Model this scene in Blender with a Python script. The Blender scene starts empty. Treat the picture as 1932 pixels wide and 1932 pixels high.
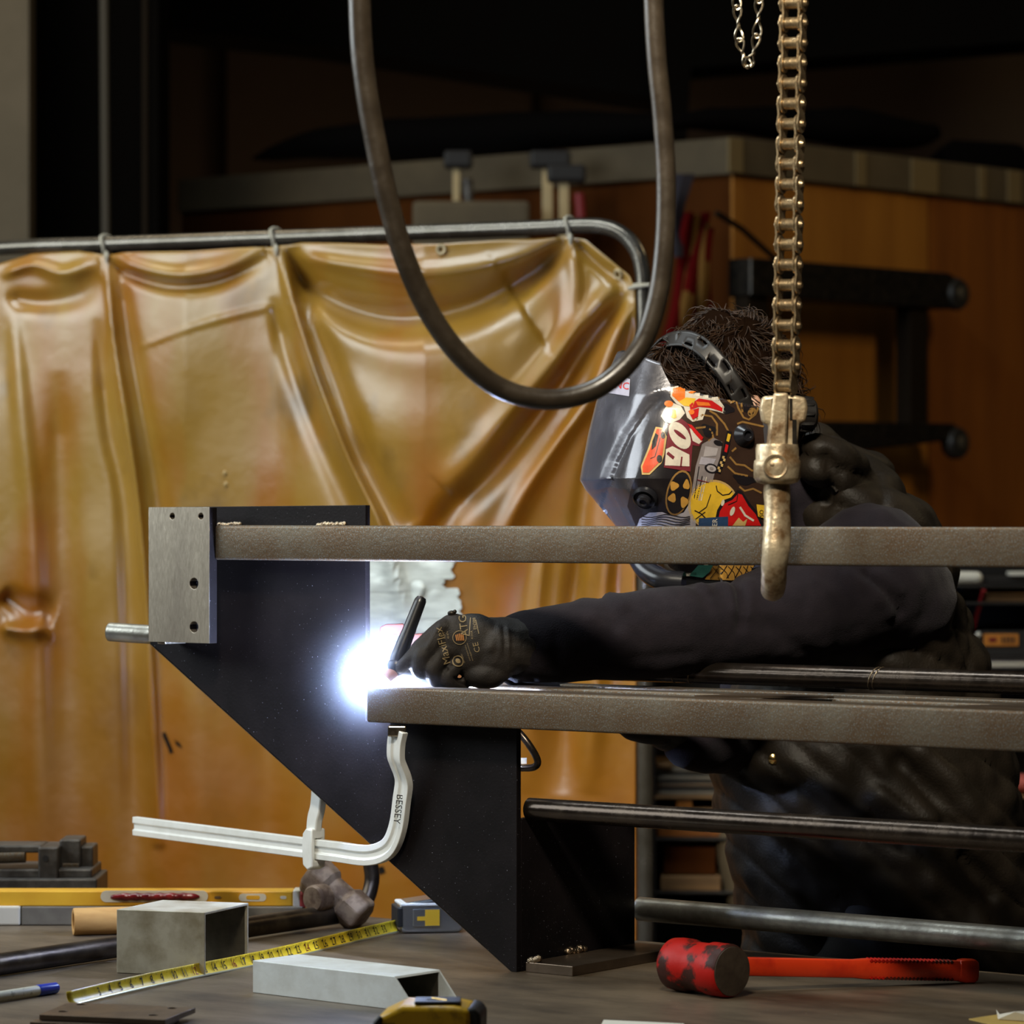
import bpy, bmesh, math, random
import numpy as np
from mathutils import Vector, Matrix, noise, geometry
from mathutils.bvhtree import BVHTree
random.seed(7)
PI = math.pi
sc = bpy.context.scene
COL = sc.collection
# ---------------------------------------------------------------- camera model (metres; the photograph is 1932 x 1932)
F, CZ, HOR = 6600.0, 1.48, 972.0
TZ = CZ - 0.629                       # top of the welding table

def W(px, py, Y):
    return Vector(((px - 966) / F * Y, Y, CZ - (py - HOR) / F * Y))
def onT(px, py, dz=0.0):              # point standing dz above the table top
    Y = (CZ - TZ - dz) * F / (py - HOR)
    return Vector(((px - 966) / F * Y, Y, TZ + dz))
CAMP = Vector((0, 0, CZ))
# welded frame's own axes: s along its long tubes, t across, z up
D = Vector((.8006, -.5992, 0)); N = Vector((.5992, .8006, 0))
O = Vector((-.43, 5.077, 0))
def fr(s, t, z): return O + D * s + N * t + Vector((0, 0, z))
def s_of(px, t):
    u = (px - 966) / F
    return (u * (O.y + t * N.y) - O.x - t * N.x) / (D.x - u * D.y)
def Y_of(px, t): return fr(s_of(px, t), t, 0).y
def z_of(py, Y): return CZ - (py - HOR) / F * Y
def zf(px, py, t): return z_of(py, Y_of(px, t))

# ---------------------------------------------------------------- object helpers
MW = {}
def setp(o, label=None, cat=None, group=None, kind=None):
    if label: o['label'] = label
    if cat: o['category'] = cat
    if group: o['group'] = group
    if kind: o['kind'] = kind
    return o
def thing(name, label, cat, loc=(0, 0, 0), rot=0.0, group=None):
    o = bpy.data.objects.new(name, None); COL.objects.link(o)
    o.empty_display_size = .05
    o.location = loc; o.rotation_euler = (0, 0, rot)
    MW[o.name] = Matrix.Translation(Vector(loc)) @ Matrix.Rotation(rot, 4, 'Z')
    return setp(o, label, cat, group)
def obj(name, bm, m, parent=None, smooth=True, bevel=0.0, segs=2, label=None, cat=None, group=None, kind=None, sub=0, angle=35):
    """link a bmesh that was authored in world coordinates"""
    me = bpy.data.meshes.new(name)
    M = MW[parent.name] if parent is not None else Matrix.Identity(4)
    if parent is not None: bm.transform(M.inverted())
    org = Vector((0, 0, 0))
    if bm.verts:
        mn = Vector((min(v.co.x for v in bm.verts), min(v.co.y for v in bm.verts), min(v.co.z for v in bm.verts)))
        mx = Vector((max(v.co.x for v in bm.verts), max(v.co.y for v in bm.verts), max(v.co.z for v in bm.verts)))
        org = (mn + mx) / 2
        if parent is None: org.z = mn.z
        bm.transform(Matrix.Translation(-org))
    bm.normal_update()
    bm.to_mesh(me); bm.free()
    ms = m if isinstance(m, (list, tuple)) else [m]
    for q in ms: me.materials.append(q)
    o = bpy.data.objects.new(name, me); COL.objects.link(o)
    o.location = org
    if parent is not None: o.parent = parent
    MW[o.name] = M @ Matrix.Translation(org)
    if smooth:
        for p in me.polygons: p.use_smooth = True
        if hasattr(me, 'set_sharp_from_angle'): me.set_sharp_from_angle(angle=math.radians(angle))
    if bevel:
        b = o.modifiers.new('b', 'BEVEL'); b.width = bevel; b.segments = segs; b.limit_method = 'ANGLE'; b.angle_limit = math.radians(40)
        b.harden_normals = False
    if sub:
        b = o.modifiers.new('s', 'SUBSURF'); b.levels = sub; b.render_levels = sub
    setp(o, label, cat, group, kind)
    return o
def dup(o, parent=None):
    c = o.copy(); COL.objects.link(c); c.parent = parent
    return c
# ---------------------------------------------------------------- shape helpers
def NB(): return bmesh.new()
def frame_mat(x, y, z, o=(0, 0, 0)):
    m = Matrix.Identity(4)
    for i, a in enumerate((x, y, z)):
        for j in range(3): m[j][i] = a[j]
    for j in range(3): m[j][3] = o[j]
    return m
FM = frame_mat(D, N, Vector((0, 0, 1)), O)
def zmat(z, o):
    z = Vector(z).normalized(); t = Vector((0, 0, 1)) if abs(z.z) < .95 else Vector((1, 0, 0))
    x = t.cross(z).normalized(); y = z.cross(x)
    return frame_mat(x, y, z, o)
def box(bm, lo, hi, M=None, mi=0):
    M = M or Matrix.Identity(4)
    vs = [bm.verts.new(M @ Vector((x, y, z))) for z in (lo[2], hi[2]) for y in (lo[1], hi[1]) for x in (lo[0], hi[0])]
    for f in ((0, 2, 3, 1), (4, 5, 7, 6), (0, 1, 5, 4), (2, 6, 7, 3), (0, 4, 6, 2), (1, 3, 7, 5)):
        bm.faces.new([vs[i] for i in f]).material_index = mi
    return vs
def prism(bm, poly, t0, t1, M, mi=0):
    """poly = (a, b) list in M's x,z plane; thickness along M's y from t0 to t1"""
    a = [bm.verts.new(M @ Vector((p[0], t0, p[1]))) for p in poly]
    b = [bm.verts.new(M @ Vector((p[0], t1, p[1]))) for p in poly]
    n = len(poly)
    fs = [bm.faces.new(a), bm.faces.new(b[::-1])]
    for i in range(n):
        fs.append(bm.faces.new((a[i], b[i], b[(i + 1) % n], a[(i + 1) % n])))
    for f in fs: f.material_index = mi
    bmesh.ops.recalc_face_normals(bm, faces=fs)
def catmull(pts, n):
    pts = [Vector(p) for p in pts]; out = []
    P = [pts[0] * 2 - pts[1]] + pts + [pts[-1] * 2 - pts[-2]]
    for i in range(1, len(P) - 2):
        for k in range(n):
            t = k / n; a, b, c, d = P[i - 1], P[i], P[i + 1], P[i + 2]
            out.append(.5 * ((2 * b) + (c - a) * t + (2 * a - 5 * b + 4 * c - d) * t * t + (3 * b - a - 3 * c + d) * t ** 3))
    out.append(pts[-1]); return out
def lerpf(xs, ys, x):
    return float(np.interp(x, xs, ys))
def sweep(bm, path, sec, up=Vector((0, 0, 1)), scale=None, closed=False, mi=0, cap=True):
    """sweep a closed 2D section (list of (a,b)) along a path; a along side, b along up"""
    path = [Vector(p) for p in path]; n = len(path); rings = []
    side = None
    for i, p in enumerate(path):
        if closed: tg = (path[(i + 1) % n] - path[i - 1]).normalized()
        else: tg = (path[min(i + 1, n - 1)] - path[max(i - 1, 0)]).normalized()
        if side is None:
            side = tg.cross(up)
            if side.length < 1e-3: side = tg.cross(Vector((1, 0, 0)))
        else:
            side = side - tg * side.dot(tg)
        side.normalize(); u = side.cross(tg).normalized()
        k = scale[i] if scale else 1.0
        rings.append([bm.verts.new(p + side * a * k + u * b * k) for a, b in sec])
    m = len(sec); rng = range(n) if closed else range(n - 1)
    for i in rng:
        A, B = rings[i], rings[(i + 1) % n]
        for j in range(m):
            bm.faces.new((A[j], A[(j + 1) % m], B[(j + 1) % m], B[j])).material_index = mi
    if cap and not closed:
        bm.faces.new(rings[0][::-1]).material_index = mi; bm.faces.new(rings[-1]).material_index = mi
    return rings
def circ(r, n=16, ry=None): 
    ry = ry or r
    return [(r * math.cos(2 * PI * i / n), ry * math.sin(2 * PI * i / n)) for i in range(n)]
def tube(bm, path, r, n=16, scale=None, closed=False, mi=0, up=Vector((0, 0, 1)), cap=True):
    return sweep(bm, path, circ(r, n), up, scale, closed, mi, cap)
def cyl(bm, p0, p1, r, n=24, r1=None, mi=0):
    return tube(bm, [p0, p1], r, n, [1, (r1 / r if r1 else 1)], mi=mi)
def lathe(bm, prof, M, n=32, mi=0, cap=True):
    """prof = [(radius, height)] along M's z"""
    rings = [[bm.verts.new(M @ Vector((r * math.cos(2 * PI * i / n), r * math.sin(2 * PI * i / n), h))) for i in range(n)] for r, h in prof]
    for A, B in zip(rings, rings[1:]):
        for j in range(n): bm.faces.new((A[j], A[(j + 1) % n], B[(j + 1) % n], B[j])).material_index = mi
    if cap:
        bm.faces.new(rings[0][::-1]).material_index = mi; bm.faces.new(rings[-1]).material_index = mi
def ell(bm, c, rx, ry, rz, R=None, sub=3, mi=0):
    M = Matrix.Translation(Vector(c)) @ (R or Matrix.Identity(4)) @ Matrix.Diagonal((rx, ry, rz, 1))
    r = bmesh.ops.create_icosphere(bm, subdivisions=sub, radius=1.0, matrix=M)
    if mi:
        for v in r['verts']:
            for f in v.link_faces: f.material_index = mi
def caps(bm, p0, p1, r0, r1, n=20):
    p0, p1 = Vector(p0), Vector(p1)
    ell(bm, p0, r0, r0, r0, sub=2); ell(bm, p1, r1, r1, r1, sub=2)
    d = (p1 - p0)
    if d.length > 1e-5: tube(bm, [p0, p1], r0, n, [1, r1 / r0])
def chain_caps(bm, pts, rs):
    for (a, b, ra, rb) in zip(pts, pts[1:], rs, rs[1:]): caps(bm, a, b, ra, rb)
def loft(bm, rings, cap=True):
    vs = [[bm.verts.new(p) for p in r] for r in rings]; m = len(vs[0])
    for A, B in zip(vs, vs[1:]):
        for j in range(m): bm.faces.new((A[j], A[(j + 1) % m], B[(j + 1) % m], B[j]))
    if cap: bm.faces.new(vs[0][::-1]); bm.faces.new(vs[-1])
    return vs
def _eval(o):
    dg = bpy.context.evaluated_depsgraph_get(); dg.update()
    me = bpy.data.meshes.new_from_object(o.evaluated_get(dg))
    b = NB(); b.from_mesh(me)
    old = o.data; bpy.data.objects.remove(o); bpy.data.meshes.remove(old); bpy.data.meshes.remove(me)
    return b
def voxel(bm, size, smooth=6, fac=.5):
    bmesh.ops.recalc_face_normals(bm, faces=bm.faces)
    me = bpy.data.meshes.new('t'); bm.to_mesh(me); bm.free()
    o = bpy.data.objects.new('t', me); COL.objects.link(o)
    r = o.modifiers.new('r', 'REMESH'); r.mode = 'VOXEL'; r.voxel_size = size
    if smooth:
        s = o.modifiers.new('s', 'SMOOTH'); s.factor = fac; s.iterations = smooth
    return _eval(o)
def cut(bm, cutter):
    bmesh.ops.recalc_face_normals(bm, faces=bm.faces); bmesh.ops.recalc_face_normals(cutter, faces=cutter.faces)
    m1 = bpy.data.meshes.new('t'); bm.to_mesh(m1); bm.free()
    m2 = bpy.data.meshes.new('c'); cutter.to_mesh(m2); cutter.free()
    o = bpy.data.objects.new('t', m1); c = bpy.data.objects.new('c', m2); COL.objects.link(o); COL.objects.link(c)
    b = o.modifiers.new('b', 'BOOLEAN'); b.operation = 'DIFFERENCE'; b.object = c; b.solver = 'EXACT'
    r = _eval(o); bpy.data.objects.remove(c); bpy.data.meshes.remove(m2)
    return r
def segdist(p, a, b):
    ab = b - a; t = max(0, min(1, (p - a).dot(ab) / max(ab.length_squared, 1e-12)))
    return (p - a - ab * t).length, t
def crease(bm, lines):
    """lines: (points, amplitude, width); moves vertices along their normals"""
    bm.normal_update(); mv = []
    for v in bm.verts:
        d = 0
        for pts, amp, wd in lines:
            best = min(segdist(v.co, a, b)[0] for a, b in zip(pts, pts[1:]))
            if best < 3 * wd: d += amp * math.exp(-(best / wd) ** 2)
        mv.append(d)
    for v, d in zip(bm.verts, mv):
        if d: v.co += v.normal * d
def nz(p, s, seed=0): return noise.noise(Vector(p) * s + Vector((seed * 7.1, seed * 3.3, seed)))
def bumpy(bm, amp, s, seed=0):
    bm.normal_update()
    d = [nz(v.co, s, seed) * amp for v in bm.verts]
    for v, q in zip(bm.verts, d): v.co += v.normal * q
# ---- flat marks laid on a curved surface: seen from the camera, pixel outline -> ray -> surface, then given a thickness
def decal(bm, bvh, poly, lift=.0006, step=5.0, mi=0, yr=None):
    poly = [Vector((p[0], p[1])) for p in poly]
    xs = [p.x for p in poly]; ys = [p.y for p in poly]
    pts = []; n = len(poly)
    for i in range(n):
        a, b = poly[i], poly[(i + 1) % n]; k = max(1, int((b - a).length / step))
        for j in range(k): pts.append(a.lerp(b, j / k))
    m = len(pts); edges = [(i, (i + 1) % m) for i in range(m)]
    y = min(ys) + step * .7
    def inside(q):
        c = False
        for i in range(n):
            a, b = poly[i], poly[i - 1]
            if (a.y > q.y) != (b.y > q.y) and q.x < (b.x - a.x) * (q.y - a.y) / (b.y - a.y) + a.x: c = not c
        return c
    while y < max(ys):
        x = min(xs) + step * .7
        while x < max(xs):
            q = Vector((x, y))
            if inside(q) and min((q - p).length for p in pts) > step * .5: pts.append(q)
            x += step
        y += step
    r = geometry.delaunay_2d_cdt(pts, edges, [list(range(m))], 1, 1e-5)
    vs = []
    for p in r[0]:
        d = (W(p.x, p.y, 5.0) - CAMP).normalized()
        hit, nn, _, _ = bvh.ray_cast(CAMP, d)
        if hit is None: vs.append(None); continue
        if nn.dot(d) > 0: nn = -nn
        vs.append(bm.verts.new(hit + nn * lift))
    for f in r[2]:
        q = [vs[i] for i in f]
        if None in q: continue
        zs = [v.co.y for v in q]
        if max(zs) - min(zs) > .04: continue
        try: bm.faces.new(q).material_index = mi
        except ValueError: pass
def textpolys(s, size):
    """text as triangle soup in 2D (x right, y up)"""
    c = bpy.data.curves.new('t', 'FONT'); c.body = s; c.size = size; c.align_x = 'LEFT'; c.resolution_u = 2
    o = bpy.data.objects.new('t', c); COL.objects.link(o)
    dg = bpy.context.evaluated_depsgraph_get(); me = bpy.data.meshes.new_from_object(o.evaluated_get(dg))
    vs = [(v.co.x, v.co.y) for v in me.vertices]; fs = [tuple(p.vertices) for p in me.polygons]
    bpy.data.objects.remove(o); bpy.data.curves.remove(c); bpy.data.meshes.remove(me)
    return vs, fs
def text_on(bm, bvh, s, px, py, size, ang=0.0, lift=.0012, mi=0, sx=1.0):
    """lettering printed on a surface; px,py = baseline start, size in photo pixels, ang counter-clockwise degrees"""
    vs, fs = textpolys(s, size); a = math.radians(ang); out = []
    for x, y in vs:
        x *= sx
        qx = px + x * math.cos(a) - y * math.sin(a); qy = py - (x * math.sin(a) + y * math.cos(a))
        d = (W(qx, qy, 5.0) - CAMP).normalized(); hit, nn, _, _ = bvh.ray_cast(CAMP, d)
        if hit is None: out.append(None); continue
        if nn.dot(d) > 0: nn = -nn
        out.append(bm.verts.new(hit + nn * lift))
    for f in fs:
        q = [out[i] for i in f]
        if None not in q:
            try: bm.faces.new(q).material_index = mi
            except ValueError: pass
def text_flat(bm, s, M, size, lift=0.0, mi=0, sx=1.0):
    vs, fs = textpolys(s, size)
    out = [bm.verts.new(M @ Vector((x * sx, y, lift))) for x, y in vs]
    for f in fs:
        try: bm.faces.new([out[i] for i in f]).material_index = mi
        except ValueError: pass
# ---------------------------------------------------------------- materials (all procedural)
def _new(name):
    m = bpy.data.materials.new(name); m.use_nodes = True
    nt = m.node_tree; b = nt.nodes['Principled BSDF']
    return m, nt, b
def mat(name, col, rough=.5, metal=0.0, col2=None, scale=20.0, detail=6.0, lo=.4, hi=.65, bump=0.0, bscale=None, stretch=(1, 1, 1),
        rough2=None, coat=0.0, spec=.5, speck=None, sscale=400.0, sthr=.72, transl=0.0, sheen=0.0, croug=.1, aniso=0.0):
    m, nt, b = _new(name); L = nt.links
    b.inputs['Base Color'].default_value = (*col, 1); b.inputs['Roughness'].default_value = rough
    b.inputs['Metallic'].default_value = metal; b.inputs['Specular IOR Level'].default_value = spec
    b.inputs['Coat Weight'].default_value = coat; b.inputs['Coat Roughness'].default_value = croug
    b.inputs['Sheen Weight'].default_value = sheen
    tc = nt.nodes.new('ShaderNodeTexCoord'); mp = nt.nodes.new('ShaderNodeMapping')
    mp.inputs['Scale'].default_value = stretch
    L.new(tc.outputs['Object'], mp.inputs['Vector'])
    src = None
    if col2:
        n = nt.nodes.new('ShaderNodeTexNoise'); n.inputs['Scale'].default_value = scale; n.inputs['Detail'].default_value = detail
        n.inputs['Roughness'].default_value = .62
        L.new(mp.outputs[0], n.inputs['Vector'])
        r = nt.nodes.new('ShaderNodeMapRange'); r.inputs[1].default_value = lo; r.inputs[2].default_value = hi
        L.new(n.outputs['Fac'], r.inputs[0])
        mx = nt.nodes.new('ShaderNodeMix'); mx.data_type = 'RGBA'
        mx.inputs[6].default_value = (*col, 1); mx.inputs[7].default_value = (*col2, 1)
        L.new(r.outputs[0], mx.inputs[0]); src = mx.outputs[2]
        if rough2 is not None:
            rr = nt.nodes.new('ShaderNodeMapRange'); rr.inputs[3].default_value = rough; rr.inputs[4].default_value = rough2
            L.new(r.outputs[0], rr.inputs[0]); L.new(rr.outputs[0], b.inputs['Roughness'])
    if speck:
        n2 = nt.nodes.new('ShaderNodeTexNoise'); n2.inputs['Scale'].default_value = sscale; n2.inputs['Detail'].default_value = 2
        L.new(tc.outputs['Object'], n2.inputs['Vector'])
        r2 = nt.nodes.new('ShaderNodeMapRange'); r2.inputs[1].default_value = sthr; r2.inputs[2].default_value = sthr + .03
        L.new(n2.outputs['Fac'], r2.inputs[0])
        m2 = nt.nodes.new('ShaderNodeMix'); m2.data_type = 'RGBA'
        if src: L.new(src, m2.inputs[6])
        else: m2.inputs[6].default_value = (*col, 1)
        m2.inputs[7].default_value = (*speck, 1); L.new(r2.outputs[0], m2.inputs[0]); src = m2.outputs[2]
    if src: L.new(src, b.inputs['Base Color'])
    if bump:
        n3 = nt.nodes.new('ShaderNodeTexNoise'); n3.inputs['Scale'].default_value = bscale or scale * 3; n3.inputs['Detail'].default_value = 5
        L.new(mp.outputs[0], n3.inputs['Vector'])
        bp = nt.nodes.new('ShaderNodeBump'); bp.inputs['Strength'].default_value = bump; bp.inputs['Distance'].default_value = .002
        L.new(n3.outputs['Fac'], bp.inputs['Height']); L.new(bp.outputs[0], b.inputs['Normal'])
    return m
def emis(name, col, s):
    m, nt, b = _new(name)
    b.inputs['Base Color'].default_value = (0, 0, 0, 1)
    b.inputs['Emission Color'].default_value = (*col, 1); b.inputs['Emission Strength'].default_value = s
    return m
M = {}
M['mill'] = mat('mill_scale_steel', (.125, .078, .042), .45, .6, (.14, .108, .072), 14, 8, .42, .66, .25, 160, rough2=.5, speck=(.17, .175, .165), sscale=520, sthr=.57)
M['plate'] = mat('black_hot_rolled_steel', (.0065, .005, .0055), .5, .0, (.012, .009, .010), 9, 8, .4, .7, .12, 260, rough2=.6, spec=.14, speck=(.3, .3, .36), sscale=420, sthr=.72)
M['plate_edge'] = mat('sawn_steel_edge', (.16, .13, .1), .4, .9, (.08, .065, .05), 40)
M['ground'] = mat('ground_steel', (.56, .49, .39), .38, .8, (.36, .31, .25), 7, 4, .4, .6, .5, 300, stretch=(1, 1, .12), rough2=.4)
M['pipe_dark'] = mat('dark_oiled_pipe', (.05, .038, .03), .2, .85, (.08, .06, .045), 30, 6, .4, .7, .15, 120, rough2=.32)
M['pipe_grey'] = mat('grey_galvanised_pipe', (.46, .45, .4), .34, .85, (.2, .19, .165), 26, 6, .35, .7, .2, 200, rough2=.45)
M['weld'] = mat('weld_bead', (.5, .4, .28), .3, 1, (.25, .18, .12), 300, bump=.6, bscale=500)
M['table'] = mat('worn_table_steel', (.16, .118, .076), .42, .15, (.06, .042, .026), 5, 9, .38, .66, .25, 60, stretch=(1, 2.2, 1), rough2=.5, speck=(.3, .26, .2), sscale=150, sthr=.74)
M['alu'] = mat('aluminium', (.86, .9, .9), .42, .15, (.7, .71, .68), 22, 6, .4, .7, .12, 160, rough2=.5)
M['alu_dirty'] = mat('dirty_aluminium', (.6, .56, .45), .45, .3, (.36, .31, .21), 16, 7, .4, .64, .15, 90, rough2=.3)
M['alu_in'] = mat('dull_bore', (.1, .085, .06), .6, .5, (.06, .05, .035), 30)
M['zinc'] = mat('bright_plated_steel', (.92, .94, .92), .32, .12, (.8, .81, .77), 18, 4, .45, .75, .04, 60, rough2=.38)
M['zinc_brown'] = mat('oily_plated_steel', (.3, .22, .14), .22, 1, (.48, .4, .3), 26, 4, .4, .7, rough2=.3)
M['ink'] = mat('black_ink', (.012, .01, .01), .6)
M['blacksteel'] = mat('blackened_steel', (.02, .018, .016), .35, .7, (.05, .04, .03), 50)
M['chain'] = mat('oily_chain_steel', (.55, .41, .24), .26, .9, (.2, .135, .07), 90, 5, .4, .62, .2, 300, rough2=.42)
M['hook'] = mat('cast_painted_iron', (.66, .54, .36), .34, .55, (.2, .115, .05), 26, 7, .42, .62, .5, 130, rough2=.5)
M['jack'] = mat('jack_chain_wire', (.5, .42, .3), .3, 1)
M['hose'] = mat('rubber_hose', (.036, .026, .017), .3, .0, (.06, .044, .028), 30, 6, .4, .7, .15, 160, spec=.7, rough2=.42)
M['rod'] = mat('painted_rail_tube', (.13, .115, .09), .22, .75, (.2, .18, .15), 18, 5, .4, .7, .1, 90, rough2=.3)
M['string'] = mat('cotton_string', (.45, .4, .3), .8)
M['hair'] = mat('dark_brown_hair', (.018, .009, .0045), .5, 0, (.045, .022, .010), 60, 3, spec=.3)
M['skin'] = mat('skin', (.5, .28, .19), .5)
M['hoodie'] = mat('navy_fleece', (.0115, .0088, .0125), .9, 0, (.016, .012, .016), 40, 6, .4, .7, .5, 500, sheen=.06, spec=.15)
M['vest'] = mat('quilted_nylon', (.0105, .0075, .0046), .55, 0, (.015, .0105, .0065), 30, 5, .4, .7, .35, 260, spec=.25)
M['trouser'] = mat('black_denim', (.008, .007, .009), .8, bump=.3, bscale=300)
M['boot'] = mat('brown_boot_leather', (.04, .025, .015), .5)
M['glove'] = mat('knit_glove', (.017, .0135, .011), .62, 0, (.026, .02, .016), 60, 4, .4, .7, .4, 600, spec=.4)
M['glove_ink'] = mat('glove_print', (.3, .22, .11), .6)
M['glove_orange'] = mat('glove_print_orange', (.55, .22, .06), .6)
M['helmet'] = mat('scratched_helmet_shell', (.085, .082, .092), .2, .5, (.15, .145, .16), 12, 8, .42, .7, .1, 220, spec=.7, rough2=.36, coat=.5, croug=.15)
M['helmet_in'] = mat('helmet_black', (.012, .012, .015), .25, 0, spec=.6)
M['band'] = mat('black_band_plastic', (.012, .010, .009), .4, 0, spec=.4)
M['hairdark'] = mat('hair_root', (.007, .0035, .002), .95, spec=.0)
for k, c in dict(red=(.5, .01, .01), orange=(.75, .17, .02), yellow=(.68, .42, .03), white=(.62, .56, .47), cream=(.5, .33, .12),
                 brown=(.035, .018, .012), tan=(.26, .14, .04), black=(.01, .008, .01), grey=(.22, .19, .19), silver=(.36, .33, .34), teal=(.04, .17, .14),
                 maroon=(.16, .02, .03), blue=(.02, .05, .12), pale=(.35, .33, .38), gold=(.5, .26, .05), cardred=(.62, .07, .02)).items():
    M['st_' + k] = mat('sticker_' + k, c, .35, 0, tuple(x * .72 for x in c), 60, 6, .45, .75, spec=.5, coat=.2)
M['arc'] = emis('arc_plasma', (.5, .64, 1.0), 3000)
M['torch'] = mat('torch_rubber', (.012, .012, .014), .32, 0, spec=.6)
M['ceramic'] = mat('torch_ceramic', (.5, .25, .2), .5)
M['brass'] = mat('brass', (.7, .5, .2), .2, 1)
M['magnet'] = mat('orange_enamel', (.2, .028, .008), .7, 0, (.16, .022, .006), 30, bump=.1)
M['tape_y'] = mat('yellow_tape_blade', (.8, .58, .03), .38, 0, (.55, .38, .02), 40, 6, .45, .7)
M['silverblade'] = mat('blade_back', (.5, .46, .3), .35, .6)
M['chrome'] = mat('chrome_case', (.55, .57, .57), .18, .9)
M['ylabel'] = mat('yellow_label', (.7, .4, .02), .5)
M['tapebody'] = mat('yellow_case', (.72, .4, .01), .35, 0, (.2, .1, .01), 32, 8, .56, .72, .15, 80, coat=.2)
M['rubber'] = mat('black_rubber', (.014, .012, .01), .55)
M['lvl'] = mat('yellow_level_paint', (.8, .43, .03), .4, 0, (.7, .33, .02), 9)
M['vial'] = mat('red_vial', (.1, .004, .008), .15, 0, (.25, .02, .02), 60)
M['wht'] = mat('white_plastic', (.68, .62, .5), .4)
M['redcap'] = mat('red_end_cap', (.3, .03, .025), .5)
M['greybar'] = mat('grey_primer_bar', (.18, .16, .125), .6, .1, (.14, .12, .095), 30)
M['card'] = mat('brown_cardboard', (.56, .31, .1), .8, 0, (.48, .25, .075), 18, 4, stretch=(1, 6, 6))
M['rust'] = mat('rusty_iron', (.27, .18, .11), .6, .2, (.1, .055, .028), 30, 8, .42, .6, .5, 80, rough2=.7)
M['iron'] = mat('dark_iron', (.045, .033, .024), .35, .8, (.1, .075, .05), 22, 6, .45, .7, .25, 90, rough2=.5)
M['castiron'] = mat('cast_iron', (.06, .053, .048), .45, .5, (.14, .13, .12), 30, 5, .4, .7, .4, 120)
M['markw'] = mat('marker_white', (.55, .52, .42), .4, 0, (.3, .28, .22), 80, lo=.55, hi=.62)
M['markb'] = mat('marker_blue', (.015, .04, .42), .3)
M['flat'] = mat('flat_bar_steel', (.17, .125, .09), .35, .8, (.11, .08, .055), 16, 7, .4, .65, .2, 100, rough2=.45)
M['redmal'] = mat('red_mallet_enamel', (.42, .008, .004), .5, 0, (.04, .009, .005), 22, 8, .46, .53, .3, 90, spec=.25)
M['orgmal'] = mat('red_orange_handle', (.72, .045, .008), .32, 0, (.5, .02, .005), 20, 5, .45, .7, spec=.6)
M['malface'] = mat('mallet_face', (.06, .042, .028), .7, 0, (.035, .022, .014), 40, bump=.3)
M['paper'] = mat('white_paper', (.75, .72, .62), .7)
M['ypaper'] = mat('yellow_pad', (.6, .42, .12), .7)
M['ducttape'] = mat('silver_duct_tape', (.72, .77, .74), .45, .1, (.55, .59, .57), 20, 6, .4, .7, .3, 60, stretch=(1, 1, 6))
M['floor'] = mat('concrete_floor', (.07, .06, .05), .7, 0, (.05, .042, .035), 3, bump=.2)
M['wallg'] = mat('painted_wall', (.13, .1, .062), .8, 0, (.1, .078, .046), 3)
M['wallb'] = mat('brown_wall', (.075, .05, .032), .85, 0, (.06, .04, .025), 2)
M['dark'] = mat('near_black_paint', (.0035, .0028, .0022), .9, spec=.05)
M['darkbrown'] = mat('dark_brown_post', (.014, .009, .005), .8, spec=.1)
M['greypost'] = mat('grey_conduit', (.055, .045, .03), .7, .0)
M['ply'] = mat('plywood_amber', (.42, .17, .02), .55, 0, (.3, .11, .012), 2.2, 6, .38, .66, stretch=(3, 3, .35), coat=.1)
M['ply2'] = mat('plywood_rust', (.3, .095, .01), .55, 0, (.2, .06, .007), 2.2, 6, .38, .66, stretch=(3, 3, .35), coat=.1)
M['ply3'] = mat('plywood_red_brown', (.085, .026, .005), .8, 0, (.06, .018, .004), 2, spec=.05, stretch=(3, 3, .3))  # the shade on the booth's left side is put into this dark plywood colour
M['trim'] = mat('dusty_trim', (.12, .09, .05), .8, 0, (.075, .056, .032), 2.5, 6, .4, .66)
M['trimlight'] = mat('bare_wood_patch', (.2, .145, .065), .8)
M['tarp'] = mat('black_tarp', (.0025, .002, .002), .9, spec=.05)
M['wheel'] = mat('caster_rubber', (.02, .018, .016), .5)
M['steelhub'] = mat('caster_hub', (.2, .18, .14), .35, .8)
M['flagr'] = mat('flag_red', (.1, .004, .004), .9, spec=.05); M['flagw'] = mat('flag_cream', (.16, .08, .02), .9, spec=.05); M['flagb'] = mat('flag_blue', (.012, .01, .02), .8)
M['clampsteel'] = mat('clamp_steel', (.5, .38, .2), .6, .1); M['clampred'] = mat('clamp_red', (.2, .008, .012), .5)
M['shelf'] = mat('shelf_wood', (.22, .12, .045), .6, 0, (.12, .065, .025), 8, stretch=(1, 6, 6))
M['shelfdark'] = mat('shelf_steel', (.012, .01, .009), .5)
M['whitebar'] = mat('white_enamel', (.85, .84, .76), .35)
M['orangebox'] = mat('orange_label', (.62, .23, .03), .5)
M['pink'] = mat('pink_rag', (.45, .1, .08), .7)

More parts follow.
